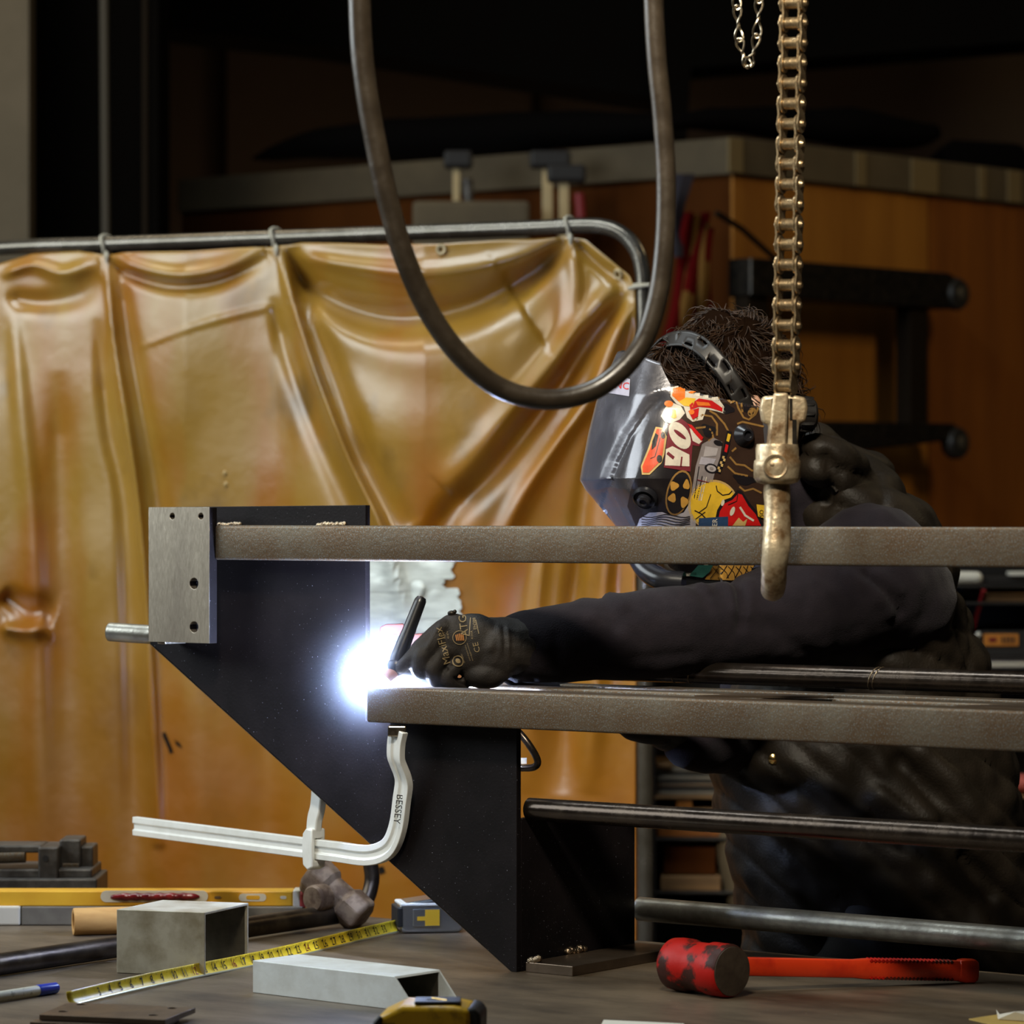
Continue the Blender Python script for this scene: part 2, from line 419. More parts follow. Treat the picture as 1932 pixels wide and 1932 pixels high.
def curtain_mat():
    m, nt, b = _new('amber_weld_curtain_vinyl'); L = nt.links
    tc = nt.nodes.new('ShaderNodeTexCoord')
    def nod(scale, det, lo, hi, stretch=(1, 1, 1), seed=0):
        mp = nt.nodes.new('ShaderNodeMapping'); mp.inputs['Scale'].default_value = stretch; mp.inputs['Location'].default_value = (seed, seed, seed)
        L.new(tc.outputs['Object'], mp.inputs[0])
        n = nt.nodes.new('ShaderNodeTexNoise'); n.inputs['Scale'].default_value = scale; n.inputs['Detail'].default_value = det
        L.new(mp.outputs[0], n.inputs['Vector'])
        r = nt.nodes.new('ShaderNodeMapRange'); r.inputs[1].default_value = lo; r.inputs[2].default_value = hi; L.new(n.outputs['Fac'], r.inputs[0])
        return r.outputs[0]
    def mix(f, a, c):
        x = nt.nodes.new('ShaderNodeMix'); x.data_type = 'RGBA'
        L.new(f, x.inputs[0])
        if isinstance(a, tuple): x.inputs[6].default_value = (*a, 1)
        else: L.new(a, x.inputs[6])
        x.inputs[7].default_value = (*c, 1); return x.outputs[2]
    c = mix(nod(2.2, 5, .35, .62, (1.6, 1, .55)), (.52, .285, .04), (.42, .215, .02))
    c = mix(nod(2.6, 4, .48, .66, (2.0, 1, .6), 4), c, (.46, .15, .005))      # rusty heat staining
    c = mix(nod(7, 6, .56, .74, (1, 1, .7), 9), c, (.24, .12, .015))
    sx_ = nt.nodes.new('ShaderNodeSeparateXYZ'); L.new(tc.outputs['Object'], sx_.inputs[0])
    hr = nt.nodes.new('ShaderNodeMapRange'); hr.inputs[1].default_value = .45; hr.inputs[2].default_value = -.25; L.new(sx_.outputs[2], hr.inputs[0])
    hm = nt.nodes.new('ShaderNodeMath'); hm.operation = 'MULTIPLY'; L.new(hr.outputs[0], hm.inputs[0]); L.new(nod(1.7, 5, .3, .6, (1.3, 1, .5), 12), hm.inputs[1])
    c = mix(hm.outputs[0], c, (.36, .115, .003))  # orange stain and the table's shade, both painted in stronger towards the bottom
    L.new(c, b.inputs['Base Color'])
    b.inputs['Specular IOR Level'].default_value = .8; b.inputs['Coat Weight'].default_value = .9; b.inputs['Coat Roughness'].default_value = .3
    rr = nt.nodes.new('ShaderNodeMapRange'); rr.inputs[3].default_value = .28; rr.inputs[4].default_value = .5
    L.new(nod(9, 7, .35, .68, (1, 1, 1), 2), rr.inputs[0]); L.new(rr.outputs[0], b.inputs['Roughness'])
    n3 = nt.nodes.new('ShaderNodeTexNoise'); n3.inputs['Scale'].default_value = 7; n3.inputs['Detail'].default_value = 6
    L.new(tc.outputs['Object'], n3.inputs['Vector'])
    bp = nt.nodes.new('ShaderNodeBump'); bp.inputs['Strength'].default_value = .5; bp.inputs['Distance'].default_value = .012
    L.new(n3.outputs['Fac'], bp.inputs['Height']); L.new(bp.outputs[0], b.inputs['Normal'])
    tr = nt.nodes.new('ShaderNodeBsdfTranslucent'); L.new(c, tr.inputs[0])
    mx = nt.nodes.new('ShaderNodeMixShader'); mx.inputs[0].default_value = .22
    out = nt.nodes['Material Output']
    L.new(b.outputs[0], mx.inputs[1]); L.new(tr.outputs[0], mx.inputs[2]); L.new(mx.outputs[0], out.inputs[0])
    return m
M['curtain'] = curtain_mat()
# ---------------------------------------------------------------- the room
def slab(name, lo, hi, m, kind='structure', **k):
    b = NB(); box(b, lo, hi); return obj(name, b, m, smooth=False, kind=kind, **k)
slab('floor', (-3.4, -1.2, -.1), (4.2, 12.1, 0), M['floor'], label='dark concrete workshop floor')
slab('ceiling', (-3.4, -1.2, 4.6), (4.2, 12.1, 4.7), M['dark'], label='dark workshop ceiling')
slab('wall_back', (-3.4, 12, 0), (4.2, 12.1, 4.6), M['wallb'], label='dim brown wall at the far end')
slab('wall_left', (-3.4, 9.0, 0), (W(54, 0, 9).x, 9.12, 4.6), M['wallg'], label='grey painted wall section at far left')
slab('wall_right', (4.1, -1.2, 0), (4.2, 12, 4.6), M['wallb'], label='brown side wall')

def pbox(name, label, cat, x0, y0, x1, y1, Y, dep, m, group=None, bevel=.003, parent=None):
    a, c = W(x0, y1, Y), W(x1, y0, Y)
    b = NB(); box(b, (a.x, Y, a.z), (c.x, Y + dep, c.z))
    return obj(name, b, m, parent, smooth=False, bevel=bevel, label=label, cat=cat, group=group)
def ppoly(name, pts, Y, dep, m, parent=None, label=None, cat=None, bevel=0):
    b = NB(); prism(b, [(W(x, y, Y).x, W(x, y, Y).z) for x, y in pts], Y, Y + dep, Matrix.Identity(4))
    return obj(name, b, m, parent, smooth=False, bevel=bevel, label=label, cat=cat)
# steel column and conduits at far left
a = W(57, 0, 9.3); c = W(303, 0, 9.3)
t = thing('steel_column', 'black steel column beside the grey wall section at far left', 'column', ((a.x + c.x) / 2, 9.4, 0))
for x0, x1, yy, nm in ((57, 70, 9.18, 'flange'), (290, 303, 9.25, 'flange'), (70, 290, 9.42, 'web')):
    b = NB(); box(b, (W(x0, 0, 9.3).x, yy, 0), (W(x1, 0, 9.3).x, yy + (.3 if nm == 'flange' else .04), 4.6)); obj(nm, b, M['dark'], t, smooth=False, bevel=.004)
b = NB(); x = W(197, 0, 9.1).x
tube(b, [(x, 9.1, 0), (x, 9.1, 1.2), (x + .004, 9.1, 2.1), (x - .003, 9.1, 3), (x, 9.1, 4.6)], .0115, 12)
obj('conduit', b, M['greypost'], label='thin pale conduit running up the black column', cat='pipe')
b = NB(); x = W(274, 0, 9.1).x; tube(b, [(x, 9.1, 0), (x, 9.1, 4.6)], .009, 12)
obj('conduit', b, M['darkbrown'], label='thin brown conduit right of the pale one on the black column', cat='pipe')
b = NB(); x = W(418, 0, 11.9).x; tube(b, [(x, 11.95, 0), (x, 11.95, 4.6)], .016, 10)
obj('wall_batten', b, M['darkbrown'], label='dark vertical batten on the far brown wall', cat='batten')
b = NB(); x = W(1012, 0, 11.9).x; tube(b, [(x, 11.95, 0), (x, 11.95, 4.6)], .016, 10)
obj('wall_batten', b, M['darkbrown'], label='dark batten on the far wall above the rolled tarp', cat='batten')
# dark sloping roof members
ppoly('roof_girder', [(303, 52), (600, 86), (1235, 186), (1235, -700), (303, -700)], 10.4, .35, M['dark'], label='black roof girder sloping down from the left', cat='girder')
ppoly('roof_girder', [(1235, 262), (1296, 262), (1304, 128), (1932, 78), (2200, 60), (2200, -700), (1235, -700)], 10.35, .3, M['dark'], label='black roof girder and post on the right', cat='girder')
# ---- plywood booth, its corner towards us
BC = Vector((.57, 9.0, 0)); ER = Vector((.699, .715, 0)); EL = Vector((-.803, .596, 0)); ZT = CZ + .971
NR = Vector((.715, -.699, 0)); NL = Vector((-.596, -.803, 0))
def onp(px, py, P0, n, off=0.0):
    u = (px - 966) / F; q = (P0 + n * off).dot(n); Y = q / (u * n.x + n.y); return W(px, py, Y)
t = thing('plywood_booth', 'amber plywood booth with a dusty grey top trim', 'booth', BC)
MR = frame_mat(ER, -NR, Vector((0, 0, 1)), BC); ML = frame_mat(EL, -NL, Vector((0, 0, 1)), BC)
dR = (onp(1752, 500, BC, NR) - BC).dot(ER)
b = NB(); box(b, (0, 0, 0), (dR - .003, .02, ZT - .08), MR); obj('panel', b, M['ply'], t, smooth=False)
b = NB(); box(b, (dR + .003, 0, 0), (3.2, .02, ZT - .08), MR); obj('panel', b, M['ply2'], t, smooth=False, label='redder plywood panel')
b = NB(); box(b, (.01, 0, 0), (1.9, .02, ZT - .08), ML); obj('panel', b, M['ply3'], t, smooth=False, label='side panel with its shade painted in red-brown')
b = NB(); box(b, (-.02, -.02, ZT - .095), (3.2, .03, ZT), MR); obj('trim', b, M['trim'], t, smooth=False, bevel=.004)
b = NB(); box(b, (-.0, -.02, ZT - .095), (1.9, .03, ZT), ML); obj('trim', b, M['trim'], t, smooth=False, bevel=.004)
for x0, x1 in ((1373, 1400), (1613, 1632), (1718, 1768), (1845, 1858), (1900, 1925)):
    p0 = (onp(x0, 300, BC, NR, .021) - BC).dot(ER); p1 = (onp(x1, 300, BC, NR, .021) - BC).dot(ER)
    b = NB(); box(b, (p0, -.026, ZT - .093), (p1, -.019, ZT - .004), MR); obj('patch', b, M['trimlight'], t, smooth=False, bevel=.002)
b = NB(); box(b, (0, .0, ZT - .02), (2.6, 1.2, ZT - .0), MR); obj('roof_panel', b, M['ply3'], t, smooth=False)
# ---- black trolley frame hung on the booth
t = thing('trolley_frame', 'black trolley frame with two casters hanging on the amber plywood', 'trolley', onp(1600, 700, BC, NR, .1))
MT = frame_mat(ER, -NR, Vector((0, 0, 1)), BC + NR * .1)
def rp(px, py): q = onp(px, py, BC, NR, .1); return ((q - BC - NR * .1).dot(ER), q.z)
def rpoly(nm, pts, m, dep=.05): b = NB(); prism(b, [rp(*p) for p in pts], -dep / 2, dep / 2, MT); return obj(nm, b, m, t, smooth=False, bevel=.006)
rpoly('rail', [(1395, 487), (1770, 516), (1790, 530), (1785, 572), (1770, 585), (1535, 570), (1395, 560)], M['blacksteel'], .08)
rpoly('upright', [(1397, 560), (1437, 563), (1437, 860), (1397, 860)], M['darkbrown'])
rpoly('upright', [(1703, 580), (1738, 582), (1738, 802), (1703, 802)], M['darkbrown'])
rpoly('rail', [(1437, 793), (1780, 799), (1790, 815), (1768, 832), (1620, 850), (1437, 856)], M['blacksteel'], .08)
for cy in (555, 836):
    c0 = onp(1802, cy, BC, NR, .13); b = NB(); lathe(b, [(.012, -.022), (.038, -.02), (.044, -.01), (.044, .01), (.038, .02), (.012, .022)], zmat(NR, c0), 28)
    w = obj('caster', b, M['wheel'], t)
    b = NB(); lathe(b, [(.015, .02), (.02, .026), (.012, .03)], zmat(NR, c0), 20); obj('hub', b, M['steelhub'], w)
b = NB(); tube(b, [onp(1352, 402, BC, NR, .1), onp(1400, 432, BC, NR, .1), onp(1465, 490, BC, NR, .1)], .008, 10); obj('strut', b, M['darkbrown'], t)
# ---- rolled tarps lying on the booth
def roll(pts, label, Yf):
    b = NB(); rings = []
    P = [(W(x, y, Yf(x)), r * Yf(x) / F) for x, y, r in pts]
    cs = catmull([p[0] for p in P], 5); rs = np.interp(np.linspace(0, len(P) - 1, len(cs)), range(len(P)), [p[1] for p in P])
    sweep(b, cs, circ(1, 18, .8), scale=list(rs)); bumpy(b, .012, 6); obj('rolled_tarp', b, M['tarp'], label=label, cat='tarp', group='black rolls on the booth roof')
roll([(478, 300, 4), (520, 290, 20), (600, 272, 36), (740, 262, 48), (900, 258, 50), (1080, 246, 44), (1255, 238, 30)], 'long black rolled tarp with a pointed end, left on the booth', lambda x: 10.0 - (x - 480) * .0009)
roll([(1262, 232, 12), (1340, 225, 30), (1460, 232, 34), (1600, 240, 44), (1720, 256, 36), (1764, 250, 16)], 'shorter black rolled tarp with a blunt end, right on the booth', lambda x: 9.25 + (x - 1300) * .0009)
ppoly('dark_crate', [(1770, 280), (1800, 262), (1932, 270), (1960, 330), (1790, 320)], 10.1, .3, M['tarp'], label='black crate on the booth roof at far right', cat='crate', bevel=.02)
# ---- bar clamps hanging before the booth's dark side
def bar_clamp(px, py, Y, label, kx):
    t = thing('bar_clamp', label, 'clamp', W(px, py + 60, Y), group='clamps hanging on the booth')
    b = NB(); a, c = W(px - 10 * kx, py + 110, Y), W(px + 10 * kx, py - 15, Y); box(b, (a.x, Y, a.z), (c.x, Y + .02, c.z)); obj('bar', b, M['clampsteel'], t, smooth=False, bevel=.003)
    b = NB(); a, c = W(px - 34 * kx, py, Y), W(px + 44 * kx, py - 34, Y); box(b, (a.x, Y - .02, a.z), (c.x, Y + .03, c.z)); obj('jaw', b, M['ink'], t, smooth=False, bevel=.01)
    b = NB(); cyl(b, W(px + 30 * kx, py + 20, Y), W(px + 34 * kx, py + 66, Y), .014); obj('handle', b, M['clampred'] if kx > .9 else M['castiron'], t)
bar_clamp(1033, 318, 9.1, 'bar clamp with a red handle hanging above the rail tube', 1.0)
bar_clamp(1064, 345, 9.0, 'second bright bar clamp just right of the red-handled one', .95)
bar_clamp(861, 318, 9.2, 'dull bar clamp hanging left of the pair', .7)
pbox('tool_case', 'brownish tool case behind the rail tube under the clamps', 'case', 778, 378, 1000, 470, 8.9, .2, M['trim'], bevel=.012)
# ---- limp flag at the booth corner
b = NB()
def flagstrip(p0, p1, w0, w1, mi, yo):
    n = 12; L0 = []; 
    for i in range(n + 1):
        f = i / n; cx = p0[0] + (p1[0] - p0[0]) * f + 6 * math.sin(f * 5 + p0[0]); cy = p0[1] + (p1[1] - p0[1]) * f; w = w0 + (w1 - w0) * f
        Y = 8.8 + yo + .02 * math.sin(f * 7 + p0[0] * .1)
        L0.append([W(cx - w, cy, Y + .015), W(cx, cy, Y), W(cx + w, cy, Y + .015), W(cx + w * .8, cy, Y + .03), W(cx - w * .8, cy, Y + .03)])
    k = len(b.faces); loft(b, L0)
    b.faces.ensure_lookup_table()
    for f in b.faces[k:]: f.material_index = mi
for i, (x0, y0, x1, y1, mi) in enumerate([(1305, 400, 1258, 655, 0), (1318, 405, 1275, 660, 1), (1328, 400, 1290, 660, 0), (1337, 420, 1305, 660, 1), (1342, 430, 1320, 660, 0)]):
    flagstrip((x0, y0), (x1, y1), 9, 15, mi, i * .006)
flagstrip((1284, 328), (1274, 485), 22, 10, 2, -.02)
obj('flag', b, [M['flagr'], M['flagw'], M['flagb']], label='limp red, cream and dark blue striped flag at the booth corner', cat='flag')
# ---- shelving behind the welder
YS = 7.5; YF = YS - .14
t = thing('tool_rack', 'dark open tool rack with shelves behind the person', 'shelf', W(1500, 1290, YS))
for x in (1222, 2065):
    q = W(x, 0, YS).x; b = NB(); box(b, (q - .012, YF, 0), (q + .012, YS + .4, CZ - .1)); obj('upright', b, M['shelfdark'], t, smooth=False, bevel=.003)
SHELFY = {'top': 1104, 'mid': 1136, 'case': 1239, 'bar': 1259.5, 'slat': 1502, 'block': 1526, 'board': 1581, 'box': 1682, 'low': 1736, 'base': 2020}
SZ = {k: W(0, y, YF).z for k, y in SHELFY.items()}
for k, y in SHELFY.items():
    b = NB(); x0 = 1225 if k not in ('case', 'bar', 'top', 'mid') else 1660
    box(b, (W(x0, y, YS).x, YF, SZ[k] - .006), (W(2062, y, YS).x, YS + .4, SZ[k])); obj('shelf', b, M['shelf'] if k in ('slat', 'block') else M['shelfdark'], t, smooth=False, bevel=.001)
b = NB(); box(b, (W(1225, 0, YS).x, YS + .38, 0), (W(2060, 0, YS).x, YS + .4, CZ - .08)); obj('back_panel', b, M['shelfdark'], t, smooth=False)
def sbox(name, label, cat, x0, x1, h, key, yo, dep, m, group=None, parent=None, dz=0.0, bevel=.002):
    Y = YF + yo; b = NB(); z = SZ[key] + dz; box(b, (W(x0, 0, Y).x, Y, z + .0004), (W(x1, 0, Y).x, Y + dep, z + h * Y / F))
    return obj(name, b, m, parent, smooth=False, bevel=bevel, label=label, cat=cat, group=group)
q0, q1 = W(1770, 1100, YF + .03), W(1842, 1088, YF + .03); q0.z = SZ['top'] + .0145; q1.z = q0.z
b = NB(); cyl(b, q0, q1, .0145, 24, .0135); ell(b, q1, .0135, .0135, .0135)
obj('white_tube', b, M['whitebar'], label='white tube end lying on the rack behind the shoulder', cat='tube')
sbox('pale_strip', 'thin pale strip on the rack at the right edge', 'strip', 1905, 1990, 9, 'top', .02, .05, M['whitebar'], dz=.018)
sbox('strip_box', 'dark box under the thin pale strip on the rack', 'box', 1862, 1995, 16, 'top', .03, .06, M['ink'])
sbox('wood_board', 'lower of two brown boards on the rack at right', 'board', 1850, 2000, 11, 'mid', .02, .3, M['shelf'], 'boards on the rack')
sbox('wood_board', 'upper of two brown boards on the rack at right', 'board', 1852, 2000, 10, 'mid', .025, .3, M['shelf'], 'boards on the rack', dz=.0135)
b = NB(); q1 = W(1836, 1142, YF + .05); q1.z = SZ['case'] + 49 * YF / F; cyl(b, q1, W(1856, 1114, YF - .01), .005); obj('red_stick', b, M['clampred'], label='short red stick leaning beside the two brown boards', cat='stick')
t = thing('label_case', 'dark case with an orange label on the rack at right', 'case', W(1890, 1240, YF + .03))
sbox('body', None, None, 1848, 2000, 48, 'case', .03, .3, M['ink'], parent=t)
Yk = YF + .03
pbox('label_plate', None, None, 1856, 1196, 1922, 1219, Yk - .004, .006, M['orangebox'], parent=t, bevel=.001)
pbox('label_mark', None, None, 1866, 1203, 1880, 1211, Yk - .006, .004, M['clampred'], parent=t, bevel=.001)
for x in (1890, 1897, 1904, 1911): pbox('label_mark', None, None, x, 1201, x + 4, 1214, Yk - .006, .004, M['ink'], parent=t, bevel=.0005)
b = NB(); ell(b, W(1846, 1197, Yk - .006), .006, .006, .006); obj('white_knob', b, M['whitebar'], t)
sbox('white_bar', 'bright white bar lying on the rack right of the vest', 'bar', 1852, 2000, 17, 'bar', .01, .05, M['whitebar'])
ZS = 0.0
for i, (x0, x1, h, k, l) in enumerate([(1228, 1350, 7, 'greybar', 'grey slat, lowest in the stack on the rack'), (1230, 1352, 6, 'shelfdark', 'black slat just above the lowest grey one on the rack'), (1228, 1348, 8, 'flat', 'brown slat between black ones in the stack on the rack'),
        (1229, 1351, 5, 'shelfdark', 'black slat just above the brown slat on the rack'), (1228, 1350, 8, 'greybar', 'grey slat in the middle of the stack on the rack'), (1230, 1350, 5, 'shelfdark', 'black slat near the top of the stack on the rack'),
        (1228, 1351, 9, 'greybar', 'widest grey slat under the two short pale ones on the rack')]):
    sbox('slat', l, 'slat', x0, x1, h, 'slat', .02 + .002 * i, .3, M[k], 'slats stacked on the rack', dz=ZS); ZS += h * YF / F + .0006
for x0, x1, l in ((1228, 1268, 'short pale slat topmost at left in the rack behind the frame'), (1296, 1345, 'short pale slat topmost at right in the rack behind the frame')):
    sbox('slat', l, 'slat', x0, x1, 9, 'slat', .02, .2, M['shelf'], 'slats stacked on the rack', dz=ZS)
sbox('wood_block', 'small bright wood block under the stacked slats', 'block', 1276, 1306, 14, 'block', .01, .2, M['ply'])
sbox('orange_board', 'orange-brown board lying below the round bar on the rack', 'board', 1238, 1400, 26, 'board', .02, .3, M['ply2'])
sbox('wood_board', 'brown board lying under the red-brown tool box', 'board', 1247, 1360, 28, 'box', .01, .2, M['shelf'])
sbox('tool_box', 'dark red-brown tool box low on the rack', 'box', 1252, 1350, 58, 'box', .03, .17, M['ply3'], dz=.0325)
sbox('wood_block', 'amber wood block low on the rack next to the black plate', 'block', 1240, 1264, 20, 'low', .0, .1, M['ply'])
b = NB(); rr = [[W(x + dx, y, YS - .12 + .03 * dy) for dx, dy in ((-26, 0), (0, -1), (24, 0), (30, 1), (-30, 1))] for x, y in ((1372, 1560), (1378, 1620), (1392, 1680), (1404, 1735))]
loft(b, rr); obj('hanging_cloth', b, M['trim'], sub=2, label='tan cloth hanging on the rack between plate and coat', cat='cloth')
b = NB(); ell(b, Vector((W(1925, 0, YF + .05).x, YF + .05, SZ['slat'] + .024)), .032, .03, .022); bumpy(b, .006, 30); obj('rag', b, M['pink'], label='pink rag on the rack at the right edge', cat='rag')
# ---------------------------------------------------------------- amber welding curtain on its tube frame
CD = Vector((.9083, -.4182, 0)); CN = Vector((.4182, .9083, 0)); CO = Vector((.178, 6.4, 0))
def onC(px, py, off=0.0): return onp(px, py, CO, -CN, off)      # off > 0 : towards the camera
rt = thing('curtain_rail', 'bent grey tube frame that carries the amber curtain', 'rail', onC(1215, 1600))
path = [onC(-260, 495 - 4), onC(0, 468)] + [onC(x, 468 - x * .0375) for x in (200, 400, 600, 800, 1000)] + [onC(1090, 426), onC(1140, 428), onC(1175, 442), onC(1200, 470), onC(1211, 505), onC(1215, 560)]
path += [onC(1217, y) for y in (800, 1200, 1600)]; e = onC(1219, 1700); e.z = .03; path.append(e)
b = NB(); tube(b, catmull(path, 6), .0145, 20); obj('frame_tube', b, M['rod'], rt)
b = NB(); box(b, (e.x - .02, e.y - .35, 0), (e.x + .02, e.y + .35, .03)); obj('foot', b, M['rod'], rt, bevel=.004)
q = onC(-260, 491); b = NB(); tube(b, [q, (q.x, q.y, .0)], .0145, 16); obj('frame_tube', b, M['rod'], rt)
# cloth
TOPX = [-260, 0, 60, 150, 200, 260, 360, 450, 520, 570, 640, 720, 830, 950, 1075, 1105, 1150, 1190, 1200]
TOPY = [505, 498, 478, 474, 482, 476, 474, 468, 466, 458, 459, 462, 460, 452, 447, 452, 488, 520, 548]
NX, NZ = 330, 330
EDGE = [(540, 468), (575, 530), (640, 575), (720, 600), (800, 600), (900, 575), (1000, 520), (1075, 455)]
FOLD = [  # polyline (px), amplitude towards the camera, half-width px, fade exponents (start, end)
    ([(200, 480), (215, 640), (240, 800), (262, 960), (280, 1200), (300, 1600)], .020, 9, 1.0, .25),
    ([(222, 480), (245, 640), (275, 800), (300, 960), (330, 1200)], -.016, 20, 1, .2),
    ([(185, 600), (205, 800), (235, 960), (250, 1300), (260, 1700)], -.016, 22, .5, .8),
    ([(527, 462), (550, 560), (590, 690), (650, 850), (720, 1000), (780, 1200)], .026, 12, 1, .5),
    ([(548, 462), (590, 600), (640, 740), (700, 900), (760, 1000)], -.022, 24, 1, .4),
    ([(515, 560), (545, 680), (590, 800), (660, 960), (720, 1100)], -.018, 22, .3, .6),
    (EDGE, -.042, 34, 1, 1),
    ([(565, 560), (640, 615), (720, 645), (800, 655), (900, 630), (985, 580)], .022, 60, .2, .2),
    ([(560, 480), (650, 500), (800, 515), (960, 490), (1060, 455)], .018, 20, .2, .4),
    ([(1196, 545), (1140, 610), (1080, 690), (1010, 790), (930, 890), (850, 970), (800, 1060)], -.030, 24, .6, .5),
    ([(1170, 520), (1090, 620), (1010, 720), (920, 830), (840, 920)], .016, 24, .5, .3),
    ([(1197, 560), (1160, 640), (1120, 740), (1050, 840), (990, 930), (930, 1050)], .022, 16, 1, .3),
    ([(1196, 600), (1175, 700), (1130, 830), (1100, 950), (1080, 1200)], -.016, 20, .6, .3),
    ([(1075, 452), (1085, 540), (1070, 640), (1020, 760)], .012, 22, 1, .2),
    ([(1085, 455), (1130, 500), (1190, 545)], -.016, 12, .8, .8),
    ([(210, 495), (250, 522), (330, 541), (420, 528), (515, 476)], -.020, 13, .6, .6),
    ([(215, 480), (260, 503), (340, 518), (430, 505), (500, 474)], .016, 15, .3, .3),
    ([(0, 520), (60, 500), (120, 515), (190, 492)], .016, 13, .6, .6),
    ([(10, 560), (80, 570), (150, 556), (190, 520)], -.014, 22, .6, .6),
    ([(20, 560), (40, 760), (60, 1000), (70, 1300), (80, 1700)], .012, 24, .3, .8),
    ([(110, 700), (120, 1000), (140, 1300), (150, 1700)], -.014, 40, .3, .8),
    ([(0, 1120), (50, 1150), (100, 1168)], -.024, 26, .9, .4),
    ([(0, 1185), (50, 1190), (90, 1178)], .026, 16, .9, .3),
    ([(340, 1000), (360, 1300), (360, 1700)], .014, 50, .3, .8),
    ([(470, 1100), (500, 1300), (520, 1700)], -.012, 40, .3, .8),
    ([(1150, 1000), (1130, 1200), (1110, 1500)], .018, 22, .4, .8), ([(1100, 1000), (1075, 1200), (1060, 1500)], -.018, 22, .4, .8),
    ([(1030, 1000), (1010, 1200), (1000, 1500)], .012, 22, .4, .8),
    ([(250, 660), (380, 612), (520, 575)], .004, 5, .3, .3),
]
PXg, Vg = np.meshgrid(np.linspace(-260, 1200, NX), np.linspace(0, 1, NZ))
top = np.interp(PXg, TOPX, TOPY); bot = 2290.0
PYg = top + (bot - top) * Vg
Dg = np.zeros_like(PXg)
for pts, amp, wd, e0, e1 in FOLD:
    pts = [(q.x, q.y) for q in catmull([(x, y, 0) for x, y in pts], 6)] if len(pts) > 2 else pts
    best = np.full(PXg.shape, 1e9); prm = np.zeros_like(PXg); tot = sum(math.dist(a, c) for a, c in zip(pts, pts[1:])); run = 0
    for a, c in zip(pts, pts[1:]):
        ax, ay = a; dx, dy = c[0] - a[0], c[1] - a[1]; L2 = dx * dx + dy * dy
        tt = np.clip(((PXg - ax) * dx + (PYg - ay) * dy) / L2, 0, 1)
        d = np.hypot(PXg - ax - tt * dx, PYg - ay - tt * dy); s = (run + tt * math.sqrt(L2)) / tot; run += math.sqrt(L2)
        m_ = d < best; best = np.where(m_, d, best); prm = np.where(m_, s, prm)
    fade = np.clip(prm / .12, 0, 1) ** 1 * np.clip((1 - prm) / .25, 0, 1) ** e1 if e1 < 1 else np.clip(prm / .1, 0, 1) * np.clip((1 - prm) / .1, 0, 1)
    wloc = wd * (.55 + .7 * np.clip(prm, 0, 1)) if e1 < 1 else wd * (.35 + .65 * np.sin(np.clip(prm, 0, 1) * PI))
    Dg += amp * fade * np.exp(-(best / wloc) ** 2)
# broad hanging waves, anchored at the ties
anc = np.interp(PXg, [-260, 0, 200, 350, 520, 800, 1075, 1200], [0, .4, 1, .4, 1, 0, 1, 1])
Dg += .006 * np.sin(PXg / 95.0 + PYg / 400 + np.sin(PXg / 60.)) * np.clip((PYg - 700) / 600, 0, 1) + .05 * (1 - anc) * np.exp(-((PYg - 640) / 220) ** 2) * (PXg > 200)
# the slack flap above the sagging fold leans back, the sheet under it bellies out
EDGE = [(q.x, q.y) for q in catmull([(x, y, 0) for x, y in EDGE], 8)]
ey = np.interp(PXg, [p[0] for p in EDGE], [p[1] for p in EDGE]); inr = np.exp(-((PXg - 800) / 230) ** 4)
Dg += inr * np.where(PYg < ey, .0 + .035 * np.clip((ey - PYg) / 140, 0, 1), .075 * np.sin(np.clip((PYg - ey) / 230, 0, 1) * PI / 2) * np.clip(1 - (PYg - ey - 230) / 900, 0, 1))
b = NB(); vs = []
for j in range(NZ):
    row = []
    for i in range(NX):
        row.append(b.verts.new(onC(PXg[j, i], PYg[j, i], float(Dg[j, i]) + .012)))
    vs.append(row)
for j in range(NZ - 1):
    for i in range(NX - 1): b.faces.new((vs[j][i], vs[j][i + 1], vs[j + 1][i + 1], vs[j + 1][i]))
bumpy(b, .007, 5, 3)
b.normal_update()
b.faces.ensure_lookup_table()
if b.faces[0].normal.y > 0: bmesh.ops.reverse_faces(b, faces=b.faces)
curt = thing('welding_curtain', 'amber translucent vinyl curtain sagging between its ties', 'curtain', onC(500, 1700))
cbvh = BVHTree.FromBMesh(b)
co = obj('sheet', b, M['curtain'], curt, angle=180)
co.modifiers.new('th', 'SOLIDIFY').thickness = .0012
for gx, gy in ((833, 471), (1168, 516)):
    q = onC(gx, gy, .05); h = cbvh.ray_cast(CAMP, (q - CAMP).normalized()); b = NB(); nn = h[1] if h[1].y < 0 else -h[1]
    lathe(b, [(.005, .003), (.009, .004), (.0105, .001), (.0105, -.002)], zmat(nn, h[0] + nn * .002), 24, cap=False)
    g = obj('grommet', b, M['clampsteel'], curt)
for gx, gy in ((425, 893), (427, 914)):
    h = cbvh.ray_cast(CAMP, (onC(gx, gy) - CAMP).normalized()); b = NB(); nn = h[1] if h[1].y < 0 else -h[1]; ell(b, h[0], .005, .003, .006, sub=2); obj('pale_spot', b, M['st_cream'], curt)
def dblob(name, m, poly, lift=.0015):
    b = NB(); decal(b, cbvh, poly, lift, 6); bmesh.ops.recalc_face_normals(b, faces=b.faces); return b
b = dblob('x', None, [(306, 1385), (312, 1380), (324, 1408), (318, 1412)])
obj('burn_mark', b, M['blacksteel'], curt)
for pg_ in ([(318, 1410), (324, 1408), (328, 1420), (320, 1421)], [(330, 1395), (340, 1402), (345, 1412), (334, 1406)], [(714, 1636), (724, 1634), (728, 1646), (716, 1650)]):
    obj('burn_mark', dblob('x', None, pg_), M['blacksteel'], curt)
